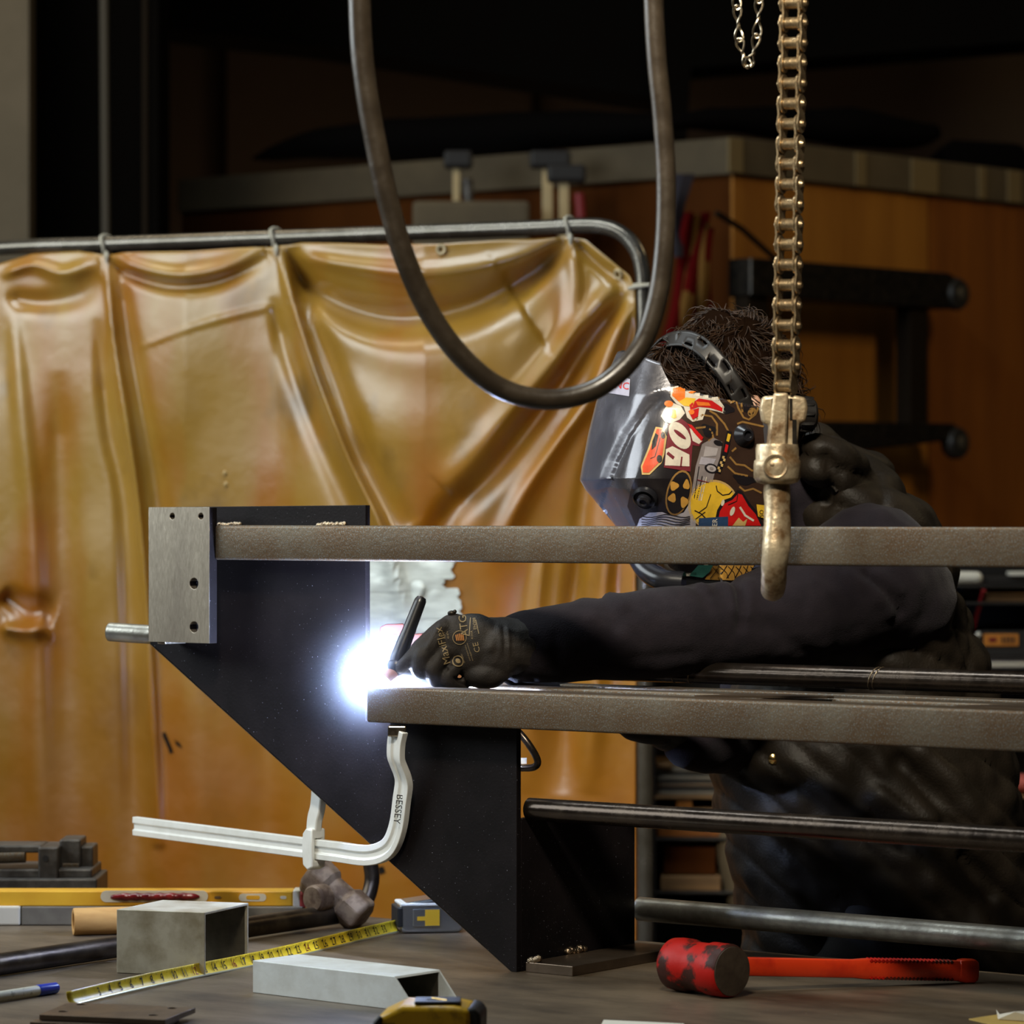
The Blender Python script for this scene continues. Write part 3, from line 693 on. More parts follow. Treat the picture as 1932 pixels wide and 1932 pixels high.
# string ties
for i, (x, y, l) in enumerate(((200, 461, 'string tie leftmost on the curtain rail'), (520, 448, 'string tie between the left and right folds on the rail'), (1075, 427, 'string tie near the rail bend'))):
    c0 = onC(x, y + 1); b = NB()
    ring = [c0 + Vector((.004 * math.sin(k), 0, 0)) + (CN * math.cos(2 * PI * k / 14) + Vector((0, 0, 1)) * math.sin(2 * PI * k / 14)) * .0185 for k in range(14)]
    tube(b, ring, .0038, 8, closed=True)
    ell(b, onC(x + 1, y + 22, .02), .006, .006, .007, sub=2)
    tube(b, catmull([onC(x, y + 14, .018), onC(x + 2, y + 22, .024), onC(x + 1, y + 34, .022)], 4), .003, 8)
    obj('string_tie', b, M['string'], label=l, cat='tie', group='string ties on the curtain rail')
b = NB(); c0 = onC(1214, 539); ring = [c0 + (CN * math.cos(2 * PI * k / 14) + CD * math.sin(2 * PI * k / 14)) * .0185 for k in range(14)]
tube(b, ring, .0038, 8, closed=True); tube(b, [onC(1186, 544, .02), onC(1200, 541, .022), onC(1226, 537, .02)], .0036, 8)
obj('string_tie', b, M['string'], label='string tie on the upright part of the rail', cat='tie', group='string ties on the curtain rail')
# duct tape patch
t = thing('tape_patch', 'silver duct tape strips patching the curtain behind the weld', 'tape', onC(760, 1130, .03))
for i, (x0, x1, y0, y1, l) in enumerate([(640, 862, 1030, 1062, .003), (640, 858, 1058, 1092, .004), (650, 842, 1090, 1114, .0055), (645, 870, 1112, 1140, .004), (648, 874, 1138, 1166, .0052), (640, 868, 1164, 1192, .004), (650, 800, 1188, 1214, .0055)]):
    b = NB(); decal(b, cbvh, [(x0, y0), (x1 - 4, y0 - 3), (x1, y0 + 8), (x1 - 6, (y0 + y1) / 2), (x1 + 2, y1 - 5), (x1 - 3, y1), (x0, y1 + 3)], l, 7)
    bumpy(b, .002, 40, i); bmesh.ops.recalc_face_normals(b, faces=b.faces); obj('tape_strip', b, M['ducttape'], t)
b = NB()
rings = []
for x, y, r, yo in ((726, 1070, 20, .02), (745, 1085, 44, .05), (770, 1100, 36, .055), (768, 1130, 26, .05), (755, 1165, 5, .03)):
    rings.append([onC(x + r * math.cos(a) * (1 + .2 * math.sin(3 * a)), y + r * .35 * math.sin(a), yo + .02 * math.sin(a * 2)) for a in [2 * PI * k / 16 for k in range(16)]])
loft(b, rings); bumpy(b, .008, 26, 2); obj('loose_fold', b, M['ducttape'], t, sub=2)
b = NB(); rings = [[onC(x, y + r * math.sin(a), .03 + .015 * math.cos(a)) for a in [2 * PI * k / 12 for k in range(12)]] for x, y, r in ((770, 1092, 8), (800, 1098, 9), (830, 1104, 6), (848, 1104, 2))]
loft(b, rings); obj('loose_fold', b, M['ducttape'], t, sub=1)
# ---------------------------------------------------------------- welded steel frame standing on the table
ANG = -math.atan2(.5992, .8006)
fw = thing('welded_frame', 'partly welded dark steel frame of plates, box tubes and round pipes on the table', 'steel frame', O + Vector((0, 0, TZ)) + D * .4, ANG)
SR = s_of(2350, 0)
def fbox(b, s0, s1, t0, t1, z0, z1): box(b, (s0, t0, z0), (s1, t1, z1), FM)
def htube(b, s0, s1, t0, t1, z0, z1, r=.004):
    n = 4; sec = []
    for cx, cy, a0 in ((t1 - r, z1 - r, 0), (t0 + r, z1 - r, PI / 2), (t0 + r, z0 + r, PI), (t1 - r, z0 + r, 3 * PI / 2)):
        for k in range(n + 1): a = a0 + k * PI / 2 / n; sec.append((cx + r * math.cos(a), cy + r * math.sin(a)))
    rings = [[FM @ Vector((s, a, c)) for a, c in sec] for s in (s0, s1)]
    loft(b, rings)
ZA1, ZA0 = CZ - .0146, CZ - .0646
b = NB(); htube(b, 0, SR, 0, .05, ZA0, ZA1); bmesh.ops.recalc_face_normals(b, faces=b.faces); obj('top_tube', b, M['mill'], fw, angle=50)
ZB1, ZB0 = CZ - .240, CZ - .2905
sl = s_of(693, 0)
b = NB(); htube(b, sl, SR, 0, .05, ZB0, ZB1); bmesh.ops.recalc_face_normals(b, faces=b.faces); obj('lower_tube', b, M['mill'], fw, angle=50)
def pp(px, py, t): s = s_of(px, t); return (s, z_of(py, fr(s, t, 0).y))
tP = .0505
sc_ = s_of(975, tP)
poly = [pp(283, 957, tP), pp(690, 953, tP), (s_of(690, tP), ZB0 - .002), (sc_, ZB0 - .002), (sc_, TZ), (s_of(966, tP), TZ), pp(283, 1213, tP)]
b = NB(); prism(b, poly, tP, tP + .01, FM); obj('gusset_plate', b, [M['plate']], fw, smooth=False, bevel=.0008)
# sawn lower edge of the gusset
p1, p2 = pp(283, 1213, tP), pp(966, 1835, tP); p2 = (s_of(966, tP), TZ)
b = NB(); v = [FM @ Vector((p1[0] - .0006, tP, p1[1] - .0006)), FM @ Vector((p1[0] - .0006, tP + .0102, p1[1] - .0006)), FM @ Vector((p2[0] - .0006, tP + .0102, p2[1])), FM @ Vector((p2[0] - .0006, tP, p2[1]))]
dn = Vector((0, 0, -.0006)); w = [q + dn + D * -.0006 for q in v]
loft(b, [v, w]); bmesh.ops.recalc_face_normals(b, faces=b.faces); obj('plate_edge', b, M['plate_edge'], fw, smooth=False, label='bare sawn edge of the plate')
# end block with four drilled holes
sA, sB = s_of(280, -.012), s_of(395, -.012)
zt, zb = zf(330, 957, -.012), zf(330, 1212, -.012)
b = NB(); box(b, (sA, -.012, zb), (sB, .0045, zt), FM); cu = NB()
for x, y, r in ((325, 974, .0048), (379, 974, .0048), (366, 1101, .0082), (366, 1183, .0082)):
    s, z = pp(x, y, -.012); cyl(cu, fr(s, -.03, z), fr(s, .02 if r > .006 else 0, z), r, 28)
b = cut(b, cu); b.normal_update()
for f in b.faces: f.material_index = 1 if f.normal.dot(D) > .9 else 0
obj('end_block', b, [M['ground'], M['plate']], fw, angle=30, bevel=.0006, label='bright ground steel block with drilled holes')
sk = s_of(297, -.012)
b = NB(); fbox(b, sA + .002, sk, .005, .05, zb - .004, zt); obj('end_flange', b, M['ground'], fw, smooth=False, bevel=.001)
# side plate, foot plate
zt2 = z_of(1545, fr(sc_, tP, 0).y)
b = NB(); fbox(b, sc_ - .008, sc_, .061, .335, TZ, zt2); obj('side_plate', b, M['plate'], fw, smooth=False, bevel=.0008)
b = NB(); fbox(b, sc_ + .008, sc_ + .088, .06, .33, TZ, TZ + .014); obj('foot_plate', b, M['flat'], fw, smooth=False, bevel=.001, label='brown flat foot plate')
def bead(p0, p1, r, n=9):
    b = NB()
    for i in range(n):
        f = (i + .5) / n; q = Vector(p0).lerp(Vector(p1), f); ell(b, q + Vector((random.uniform(-1, 1), random.uniform(-1, 1), random.uniform(-1, 1))) * r * .2, r * 1.1, r, r * random.uniform(.8, 1.1), sub=2)
    obj('weld_bead', b, M['weld'], fw)
bead(fr(s_of(412, .05), .051, ZA1 + .001), fr(s_of(455, .05), .051, ZA1 + .001), .0042, 8)
bead(fr(s_of(598, .05), .051, ZA1 + .001), fr(s_of(652, .05), .051, ZA1 + .001), .0044, 9)
bead(fr(sc_ + .012, .064, TZ + .016), fr(sc_ + .03, .064, TZ + .02), .005, 6)
bead(fr(sc_ + .004, .16, TZ + .018), fr(sc_ + .008, .2, TZ + .018), .006, 6)
bead(fr(sl + .001, .012, ZB1 - .001), fr(sl + .001, .045, ZB1 + .001), .003, 7)
# round pipes
def pipe(nm, p0, p1, r, m, t=fw, label=None, hollow=False):
    b = NB(); cyl(b, p0, p1, r, 32); return obj(nm, b, m, t, label=label, angle=40)
pipe('round_pipe', fr(sc_ + .0005, .08, CZ - .4063), fr(SR, .08, CZ - .4063), .0158, M['pipe_dark'])
pipe('round_pipe', fr(sc_ - .006, .356, CZ - .5695), fr(SR, .356, CZ - .5695), .0172, M['pipe_grey'], label='light grey pipe')
pipe('round_pipe', fr(s_of(900, .35), .35, CZ - .2248), fr(SR, .35, CZ - .2248), .0155, M['pipe_dark'])
for x in (1270, 1300, 1640, 1648):
    s = s_of(x, .335); q = fr(s, .35, CZ - .2248); b = NB()
    ring = [q + (N * math.cos(a) + Vector((0, 0, 1)) * math.sin(a)) * .0157 + D * .006 * math.sin(a) for a in [2 * PI * k / 20 for k in range(20)]]
    tube(b, ring, .0009, 6, closed=True); obj('score_ring', b, M['weld'], fw)
b = NB(); htube(b, s_of(735, .16), SR, .15, .19, ZB1 - .03, ZB1 - .002, .003); bmesh.ops.recalc_face_normals(b, faces=b.faces); obj('inner_tube', b, M['mill'], fw, angle=50)
b = NB(); htube(b, s_of(735, .3), SR, .28, .318, ZB1 - .045, ZB1 - .004, .003); bmesh.ops.recalc_face_normals(b, faces=b.faces); obj('rear_tube', b, M['mill'], fw, angle=50)
b = NB(); prism(b, [(s_of(1330, .08), .055), (s_of(1515, .08), .14), (s_of(1520, .08), .15), (s_of(1380, .08), .15)], ZB1 - .002, ZB1 + .001, frame_mat(D, Vector((0, 0, 1)), N, O)); obj('cross_strip', b, M['flat'], fw, smooth=False)
b = NB(); prism(b, [(s_of(1800, .05), .051), (s_of(1990, .05), .051), (s_of(1990, .05), .15), (s_of(1900, .05), .15)], ZB1 - .002, ZB1 + .001, frame_mat(D, Vector((0, 0, 1)), N, O)); obj('cross_strip', b, M['flat'], fw, smooth=False)
q1, q2 = W(203, 1192, 5.25), W(770, 1228, 5.14)
b = NB(); dd = (q2 - q1).normalized(); lathe(b, [(.011, 0), (.0135, .002), (.0142, .005), (.0142, (q2 - q1).length)], zmat(dd, q1), 32); obj('round_bar', b, M['pipe_grey'], fw, angle=30, label='short bright round bar')
b = NB(); tube(b, catmull([W(955, 1368, 4.99), W(975, 1378, 4.98), W(998, 1405, 4.97), W(1014, 1434, 4.97), W(1008, 1447, 4.975), W(985, 1449, 4.99), W(955, 1447, 5.0)], 6), .0052, 14)
obj('bent_rod', b, M['pipe_dark'], fw)
q = W(986, 1436, 5.0); b = NB(); box(b, (q.x - .009, 5.0, q.z - .004), (q.x + .006, 5.01, q.z + .004)); obj('tag', b, M['whitebar'], fw, smooth=False, label='small white tag')
# ---------------------------------------------------------------- orange magnet behind the plate
t = thing('magnet_clamp', 'orange welding magnet with a round hole behind the torch', 'clamp', W(752, 1250, 5.12))
pts = [(717, 1183), (728, 1178), (760, 1177), (768, 1190), (775, 1197), (802, 1195), (806, 1210), (795, 1258), (712, 1258), (710, 1232)]
b = NB(); Y0 = 5.11; prism(b, [(W(x, y, Y0).x, W(x, y, Y0).z) for x, y in pts], Y0, Y0 + .03, Matrix.Identity(4)); cu = NB(); q = W(744, 1215, Y0); cyl(cu, q + Vector((0, -.05, 0)), q + Vector((0, .08, 0)), .0135, 28)
b = cut(b, cu); obj('body', b, M['magnet'], t, bevel=.0015, angle=30)
b = NB(); q = W(778, 1188, Y0 + .01); ell(b, q, .006, .006, .008, sub=2); obj('bolt', b, M['clampred'], t)
# ---------------------------------------------------------------- welding table
t = thing('welding_table', 'large worn steel welding table under the frame and tools', 'table', fr(.4, -.3, 0), ANG)
b = NB(); box(b, (-1.7, -1.15, TZ - .03), (2.3, .447, TZ), FM); obj('table_top', b, M['table'], t, smooth=False, bevel=.002)
for s in (-1.5, .3, 2.1):
    for q in (-1.0, .34):
        b = NB(); box(b, (s - .04, q - .04, 0), (s + .04, q + .04, TZ - .03), FM); obj('leg', b, M['blacksteel'], t, smooth=False, bevel=.004)
b = NB(); box(b, (-1.6, -1.05, TZ - .11), (2.2, -1.0, TZ - .03), FM); box(b, (-1.6, .36, TZ - .11), (2.2, .41, TZ - .03), FM); obj('rail', b, M['blacksteel'], t, smooth=False)
EZ = Vector((0, 0, 1)); EX = Vector((1, 0, 0)); EY = Vector((0, 1, 0))
# vise at far left
Yv = 5.62; t = thing('machine_vise', 'dark cast iron machine vise at far left on the table', 'vise', W(95, 1680, Yv) * Vector((1, 1, 0)) if False else Vector((W(95, 1680, Yv).x, Yv, TZ)))
def vb(nm, x0, y0, x1, y1, ya, yb, m=M['castiron'], bev=.003):
    a, c = W(x0, y1, Yv), W(x1, y0, Yv); z0 = a.z if y1 < 1675 else TZ + .001
    b = NB(); box(b, (a.x, Yv + ya, z0), (c.x, Yv + yb, c.z)); return obj(nm, b, m, t, smooth=False, bevel=bev)
vb('base', -70, 1652, 190, 1700, -.05, .1); vb('base_lip', -70, 1636, 178, 1654, -.03, .1)
vb('jaw', 78, 1594, 116, 1656, -.04, .06); vb('jaw', -70, 1592, 84, 1606, -.03, .05); vb('jaw_block', 112, 1584, 152, 1648, .0, .08); vb('rear_block', 150, 1598, 174, 1640, .01, .08)
b = NB(); cyl(b, W(-60, 1618, Yv - .02), W(48, 1614, Yv - .02), .0115); obj('screw', b, M['mill'], t)
b = NB(); q = W(86, 1620, Yv - .041); cyl(b, q, q + Vector((0, .003, 0)), .005); obj('bolt_hole', b, M['ink'], t)
b = NB(); q = W(135, 1634, Yv - .005); box(b, (q.x - .015, q.y, q.z - .004), (q.x + .012, q.y + .01, q.z + .004)); obj('nut', b, M['mill'], t, smooth=False, bevel=.001)
for i in range(9):
    pass
# grey bar and level on it
Yg = 5.36; zg = TZ + .029
xa, xb = W(-120, 0, Yg).x, W(572, 0, Yg).x
t = thing('grey_bar', 'flat grey primed bar lying under the yellow level', 'bar', (W(250, 0, Yg).x, Yg, TZ))
b = NB(); box(b, (W(40, 0, Yg).x, Yg, TZ + .0005), (xb, Yg + .06, zg)); obj('bar', b, M['greybar'], t, smooth=False, bevel=.002)
b = NB(); box(b, (xa, Yg - .002, TZ + .0005), (W(38, 0, Yg).x, Yg + .06, zg + .001)); obj('end_sleeve', b, M['wht'], t, smooth=False, bevel=.003, label='pale end sleeve')
t = thing('spirit_level', 'yellow spirit level with a dark red vial and red end cap on the grey bar', 'level', (W(250, 0, Yg).x, Yg + .02, zg))
zl = zg + .0235
b = NB(); box(b, (xa, Yg + .006, zg), (W(552, 0, Yg).x, Yg + .05, zl)); obj('body', b, M['lvl'], t, smooth=False, bevel=.002)
b = NB(); box(b, (W(552, 0, Yg).x, Yg + .005, zg - .001), (W(566, 0, Yg).x, Yg + .051, zl + .001)); obj('end_block', b, M['wht'], t, smooth=False, bevel=.002)
b = NB(); box(b, (W(564, 0, Yg).x, Yg + .004, zg - .003), (W(577, 0, Yg).x, Yg + .052, zl - .001)); obj('end_cap', b, M['redcap'], t, smooth=False, bevel=.004)
def slot(x0, x1, r, y, m, nm, yo, par=None, wav=0):
    c0, c1 = W(x0, y, Yg), W(x1, y, Yg); pts = []
    n = 30
    for k in range(n): 
        a = 2 * PI * k / n; cx = c1.x - r if math.cos(a) > 0 else c0.x + r
        pts.append((cx + r * math.cos(a), c0.z + r * math.sin(a)))
    b = NB(); prism(b, pts, Yg + .006 - yo, Yg + .0065, Matrix.Identity(4)); return obj(nm, b, m, par or t, smooth=False)
s = slot(189, 392, .0088, 1692, M['wht'], 'vial_window', .0012)
b = NB(); c0, c1 = W(208, 1693, Yg), W(376, 1692, Yg); pa = [c0.lerp(c1, k / 40) + Vector((0, .004, 0)) for k in range(41)]
tube(b, pa, .0056, 12, [.35 + .65 * min(1, k / 4, (40 - k) / 4) + .10 * math.sin(k * 1.2) for k in range(41)]); v = obj('vial', b, M['vial'], t)
slot(450, 502, .006, 1694, M['wht'], 'vial_window', .001); slot(464, 490, .003, 1694, M['lvl'], 'vial', .0018)
slot(528, 540, .0025, 1694, M['wht'], 'rivet', .001); slot(404, 416, .002, 1694, M['shelf'], 'rivet', .001)
# cardboard tube
p0 = onT(136, 1768) + EZ * .0205; p0.y += .02; ax = Vector((.97, .25, 0)).normalized(); b = NB()
lathe(b, [(.013, .1), (.013, 0), (.0145, -.001), (.0195, -.001), (.0205, .001), (.0205, .2)], zmat(ax, p0), 36, cap=False); obj('cardboard_tube', b, M['card'], label='brown cardboard tube lying left of the aluminium block', cat='tube', angle=30)
# aluminium box section block
b = NB(); pA = onT(220, 1836); pB = onT(386, 1843); e = (pB - pA); wd = e.length; e.normalize(); g = Vector((-e.y, e.x, 0)); g = (g * .985 + e * .1).normalized()
t = thing('aluminium_block', 'dull scratched aluminium box section standing on the table', 'metal block', pA + e * .06)
hh = .0875; Mx = frame_mat(e, g, EZ, pA)
th = .0035; dp = .13
b = NB(); box(b, (0, 0, .0003), (wd, dp, hh), Mx); cu = NB(); box(cu, (-.01, th, th), (wd + .01, dp - th, hh - th), Mx); b = cut(b, cu); obj('box_section', b, M['alu_dirty'], t, smooth=False, bevel=.0008)
b = NB(); box(b, (.0, dp - th - .001, th + .0002), (wd - .004, dp - th - .0003, hh - th - .0002), Mx); obj('inner_wall', b, M['alu_in'], t, smooth=False)
# mitred aluminium tube
pA = onT(477, 1873); e = Vector((.767, -.641, 0)); g = Vector((.641, .767, 0)); hh = .0425
t = thing('mitred_tube', 'clean aluminium box tube with a mitred open end on the table', 'metal tube', pA + e * .12)
Mx = frame_mat(e, g, EZ, pA); th = .0028; dp = .088; Lt, Lb = .250, .288
b = NB(); prism(b, [(0, .0003), (Lb, .0003), (Lt, hh), (0, hh)], 0, dp, Mx); cu = NB(); box(cu, (.0, th, th), (.5, dp - th, hh - th), Mx); b = cut(b, cu); obj('box_tube', b, M['alu'], t, smooth=False, bevel=.0006)
b = NB(); box(b, (.02, dp - th - .001, th + .0003), (Lt, dp - th - .0003, hh - th - .0003), Mx); obj('inner_wall', b, M['alu_in'], t, smooth=False)
# sledge hammer with a pipe handle
t = thing('sledge_hammer', 'old rusty hammer with a long black pipe handle across the table', 'hammer', onT(400, 1790))
h0 = onT(-60, 1850) + EZ * .0158; h1 = onT(640, 1748) + EZ * .0158 ; h1.z += .004
b = NB(); cyl(b, h0, h1, .0155, 24); obj('handle', b, M['iron'], t)
ax = (h1 - h0).normalized(); hc = h1 + ax * -.004 + EZ * .028
b = NB(); side = Vector((-.42, .18, .35)).normalized()
R = zmat(side, hc); 
lathe(b, [(.026, -.055), (.031, -.05), (.031, -.022), (.024, -.014), (.024, .014), (.031, .022), (.033, .05), (.027, .056)], R @ Matrix.Rotation(PI / 8, 4, 'Z'), 8); bumpy(b, .0015, 60); obj('head', b, M['rust'], t, smooth=False, bevel=.003)
b = NB(); lathe(b, [(.018, -.04), (.021, -.036), (.021, -.012), (.018, -.008)], zmat(ax, hc - ax * .02), 24); obj('collar', b, M['rust'], t)
b = NB(); qx = W(672, 1690, 5.45); tube(b, catmull([qx + Vector((-.02, 0, -.02)), qx + Vector((.012, 0, -.012)), qx + Vector((.024, .01, .02)), qx + Vector((.022, .01, .05))], 4), .012, 12); obj('wedge', b, M['iron'], t)
# tape measure and its blade
t = thing('tape_measure', 'silver cased tape measure with its yellow blade pulled out across the table', 'tape measure', onT(810, 1770))
b0 = onT(138, 1899); b1 = onT(757, 1761); bd = (b1 - b0); BL = bd.length; bd.normalize()
bn = Vector((bd.y, -bd.x, 0)); tilt = (bn * .62 + EZ * .0 ); 
def bladept(s, h, lift=0.0):   # h across the blade 0..1, leaning back so that its face looks up at us
    hgt = .0175; back = Vector((-bn.x, -bn.y, 0)); cur = .0035 * math.sin(PI * h)
    return b0 + bd * s + EZ * (.0008 + hgt * h + .0015 * math.sin(s * 9)) + back * (.010 * h) - back * -.0 + (bn * 0.0) + (Vector((bn.x, bn.y, .5)).normalized() * (lift - cur))
b = NB(); G = [[b.verts.new(bladept(BL * i / 60, j / 6)) for j in range(7)] for i in range(61)]
for i in range(60):
    for j in range(6): b.faces.new((G[i][j], G[i + 1][j], G[i + 1][j + 1], G[i][j + 1])).material_index = 1 if j == 0 else 0
bl = obj('blade', b, [M['tape_y'], M['silverblade']], t, angle=180); bl.modifiers.new('s', 'SOLIDIFY').thickness = .0004
# numbers and ticks printed on the blade
def s_at(px):
    lo, hi = 0, BL
    for _ in range(40):
        m_ = (lo + hi) / 2; q = bladept(m_, .5); x = 966 + q.x / q.y * F
        if x < px: lo = m_
        else: hi = m_
    return lo
s4 = s_at(207); b = NB()
def bq(s0, s1, h0, h1, mi=0):
    vs = [b.verts.new(bladept(s, h, .0007)) for s, h in ((s0, h0), (s1, h0), (s1, h1), (s0, h1))]; b.faces.new(vs).material_index = mi
inch = .0254; k = 0
while s4 + (k / 8) * inch < BL - .01:
    s = s4 + k / 8 * inch; hl = .30 if k % 8 == 0 else (.22 if k % 4 == 0 else .13)
    if k % 8 == 0: bq(s - .0004, s + .0004, .45, .98)
    bq(s - .0003, s + .0003, 1 - hl, .98); k += 1
n = 3
while s4 + (n - 4) * inch + .02 < BL - .02:
    s = s4 + (n - 4) * inch - .004
    if s > .005:
        vs, fs = textpolys(str(n), .0165); out = [b.verts.new(bladept(s + x * .9, .26 + y / .0205, .0007)) for x, y in vs]
        mi = 1 if n in (12, 16, 24) else 0
        for f in fs: b.faces.new([out[i] for i in f]).material_index = mi
    n += 1
obj('blade_print', b, [M['ink'], M['clampred']], t, smooth=False)
cY = b1.y; c0 = b1.copy(); Mx = frame_mat(Vector((.98, .18, 0)).normalized(), Vector((-.18, .98, 0)).normalized(), EZ, Vector((c0.x, c0.y - .008, TZ)))
b = NB(); sec = [(0, .006), (.004, .001), (.09, .0005), (.098, .01), (.098, .036), (.085, .047), (.05, .052), (.012, .047), (-.002, .043)]
prism(b, sec, 0, .062, Mx); obj('case', b, M['chrome'], t, bevel=.004, segs=3)
b = NB(); box(b, (-.001, -.0012, .041), (.096, .062, .046), Mx); obj('top_band', b, M['whitebar'], t, smooth=False, bevel=.002)
b = NB(); box(b, (-.006, -.002, .010), (.003, .06, .040), Mx); obj('mouth', b, M['rubber'], t, smooth=False, bevel=.002)
b = NB(); box(b, (.018, -.003, .011), (.06, -.0008, .037), Mx); obj('label_plate', b, M['chrome'], t, smooth=False, bevel=.001)
b = NB(); box(b, (.036, -.0042, .012), (.058, -.003, .036), Mx); box(b, (.024, -.0042, .020), (.036, -.003, .026), Mx); obj('label_mark', b, M['ylabel'], t, smooth=False)
# yellow tape measure in front
Yq = 4.12; t = thing('tape_measure', 'scuffed yellow tape measure with a black belt clip at the bottom edge', 'tape measure', (W(812, 0, Yq).x, Yq, TZ))
xc = W(812, 0, Yq).x; zt_ = z_of(1891, Yq); hh = zt_ - TZ; Mx = frame_mat(Vector((.99, -.1, 0)).normalized(), Vector((.1, .99, 0)).normalized(), EZ, (xc, Yq, TZ))
b = NB(); prism(b, [(-.062, .001), (.052, .001), (.052, hh * .93), (.03, hh), (-.03, hh), (-.056, hh * .78), (-.062, hh * .6)], -.03, .045, Mx); obj('case', b, M['tapebody'], t, bevel=.007, segs=4)
b = NB(); prism(b, [(.046, .0005), (.062, .003), (.063, hh * .8), (.056, hh * .95), (.046, hh * .97)], -.028, .043, Mx); obj('end_grip', b, M['rubber'], t, bevel=.004, segs=3)
b = NB(); prism(b, [(-.066, .002), (-.055, .002), (-.052, hh * .74), (-.057, hh * .78), (-.065, hh * .62)], -.031, .046, Mx); obj('mouth', b, M['rubber'], t, bevel=.003)
b = NB()
for i in range(5): box(b, (-.052 + i * .003, -.0315, hh * .3), (-.0508 + i * .003, -.03, hh * .62), Mx)
obj('ridge', b, M['rubber'], t, smooth=False)
Mc = Mx @ Matrix.Translation((.008, -.0, hh)) @ Matrix.Rotation(.1, 4, 'Z'); b = NB(); box(b, (-.026, -.024, .0005), (.028, .02, .004), Mc); cu = NB(); box(cu, (-.012, -.008, -.01), (.012, -.002, .02), Mc); b = cut(b, cu)
obj('belt_clip', b, M['blacksteel'], t, smooth=False, bevel=.001)
b = NB(); cyl(b, Mc @ Vector((.012, -.012, .004)), Mc @ Vector((-.006, .004, .0045)), .0012); obj('clip_pin', b, M['brass'], t)
# marker
m0 = onT(-30, 1896) + EZ * .0075; m1 = onT(108, 1874) + EZ * .0075; ax = (m1 - m0).normalized(); Lm = (m1 - m0).length
t = thing('marker_pen', 'white marker pen with a blue cap at the lower left', 'marker', m0.lerp(m1, .5))
b = NB(); lathe(b, [(.006, 0), (.007, .002), (.007, Lm - .036)], zmat(ax, m0), 24); obj('barrel', b, M['markw'], t, angle=30)
b = NB(); lathe(b, [(.0073, Lm - .038), (.0078, Lm - .036), (.0072, Lm - .003), (.005, Lm)], zmat(ax, m0), 24); obj('cap', b, M['markb'], t, angle=30)
# drilled plates
def dplate(c4, z0, th, holes, label):
    P = [Vector((W(x, y, 1).x * ((CZ - z0 - th) * F / (y - HOR)), (CZ - z0 - th) * F / (y - HOR), z0 + th)) for x, y in c4]
    b = NB(); a = [b.verts.new(p) for p in P]; c = [b.verts.new(p - EZ * th) for p in P]
    b.faces.new(a); b.faces.new(c[::-1])
    for i in range(4): b.faces.new((a[i], c[i], c[(i + 1) % 4], a[(i + 1) % 4]))
    if holes:
        cu = NB()
        for x, y in holes: q = Vector((W(x, y, 1).x * ((CZ - z0 - th) * F / (y - HOR)), (CZ - z0 - th) * F / (y - HOR), z0 + th)); cyl(cu, q + EZ * .02, q - EZ * .02, .0065, 24)
        b = cut(b, cu)
    return obj('drilled_plate', b, M['flat'], label=label, cat='metal plate', smooth=False, bevel=.0006, group='stacked flat plates')
dplate([(56, 1928), (300, 1938), (338, 1916), (110, 1905)], TZ, .0068, [], 'lower flat steel plate of the pair at bottom left')
dplate([(74, 1914), (311, 1924), (369, 1901), (130, 1891)], TZ + .0075, .0068, [(120, 1908), (154, 1895), (290, 1915), (326, 1902)], 'upper drilled steel plate of the pair at bottom left')
# mallet
hc = onT(1382, 1886); hc.y += .012; hc.z = TZ + .0352; fd = Vector((.66, -.75, 0)).normalized()
t = thing('rubber_mallet', 'worn red mallet with a red-orange handle on the table', 'mallet', Vector((hc.x - .03, hc.y + .04, TZ)))
b = NB(); lathe(b, [(.029, -.112), (.034, -.106), (.0352, -.095), (.0352, -.075), (.0325, -.068), (.0325, -.042), (.0350, -.034), (.0352, -.006), (.033, 0)], zmat(fd, hc), 48); hd = obj('head', b, M['redmal'], t, angle=60)
b = NB(); lathe(b, [(.0325, -.0006), (.032, .0012), (.02, .0022), (.001, .0026)], zmat(fd, hc), 40); obj('striking_face', b, M['malface'], t)
q0 = hc - fd * .055 + Vector((.02, .01, 0)); q1 = W(1812, 1832, 4.70); q1.z = TZ + .0165; hx = (q1 - q0).normalized(); hl = (q1 - q0).length
b = NB(); n = 40; sec = [(-.006, -.0115), (.006, -.0115), (.0085, -.006), (.0085, .006), (.006, .0125), (-.006, .0125), (-.0085, .006), (-.0085, -.006)]
sweep(b, [q0, q0 + hx * hl * .55, q0 + hx * hl * .6, q0 + hx * hl], sec, scale=[1, 1, 1.12, 1.12]); obj('handle', b, M['orgmal'], t, bevel=.001, angle=30)
b = NB()
for i in range(22):
    c = q0 + hx * hl * (.62 + .35 * i / 22)
    for zz in (.0126, -.0105):
        box(b, (-.0019, -.0095, -.0016), (.0019, .0095, .0016), frame_mat((hx + EZ * .9).normalized(), hx.cross(EZ).normalized(), (EZ - hx * .9).normalized(), c + EZ * zz))
obj('grip_pattern', b, M['redmal'], t, smooth=False)
b = NB(); sweep(b, [q1 - hx * .004, q1 + hx * .004, q1 + hx * .018, q1 + hx * .024], [(a * 1.2, c * 1.2) for a, c in sec], scale=[1, 1.1, 1.1, .85]); obj('end_cap', b, M['orgmal'], t, bevel=.0015)
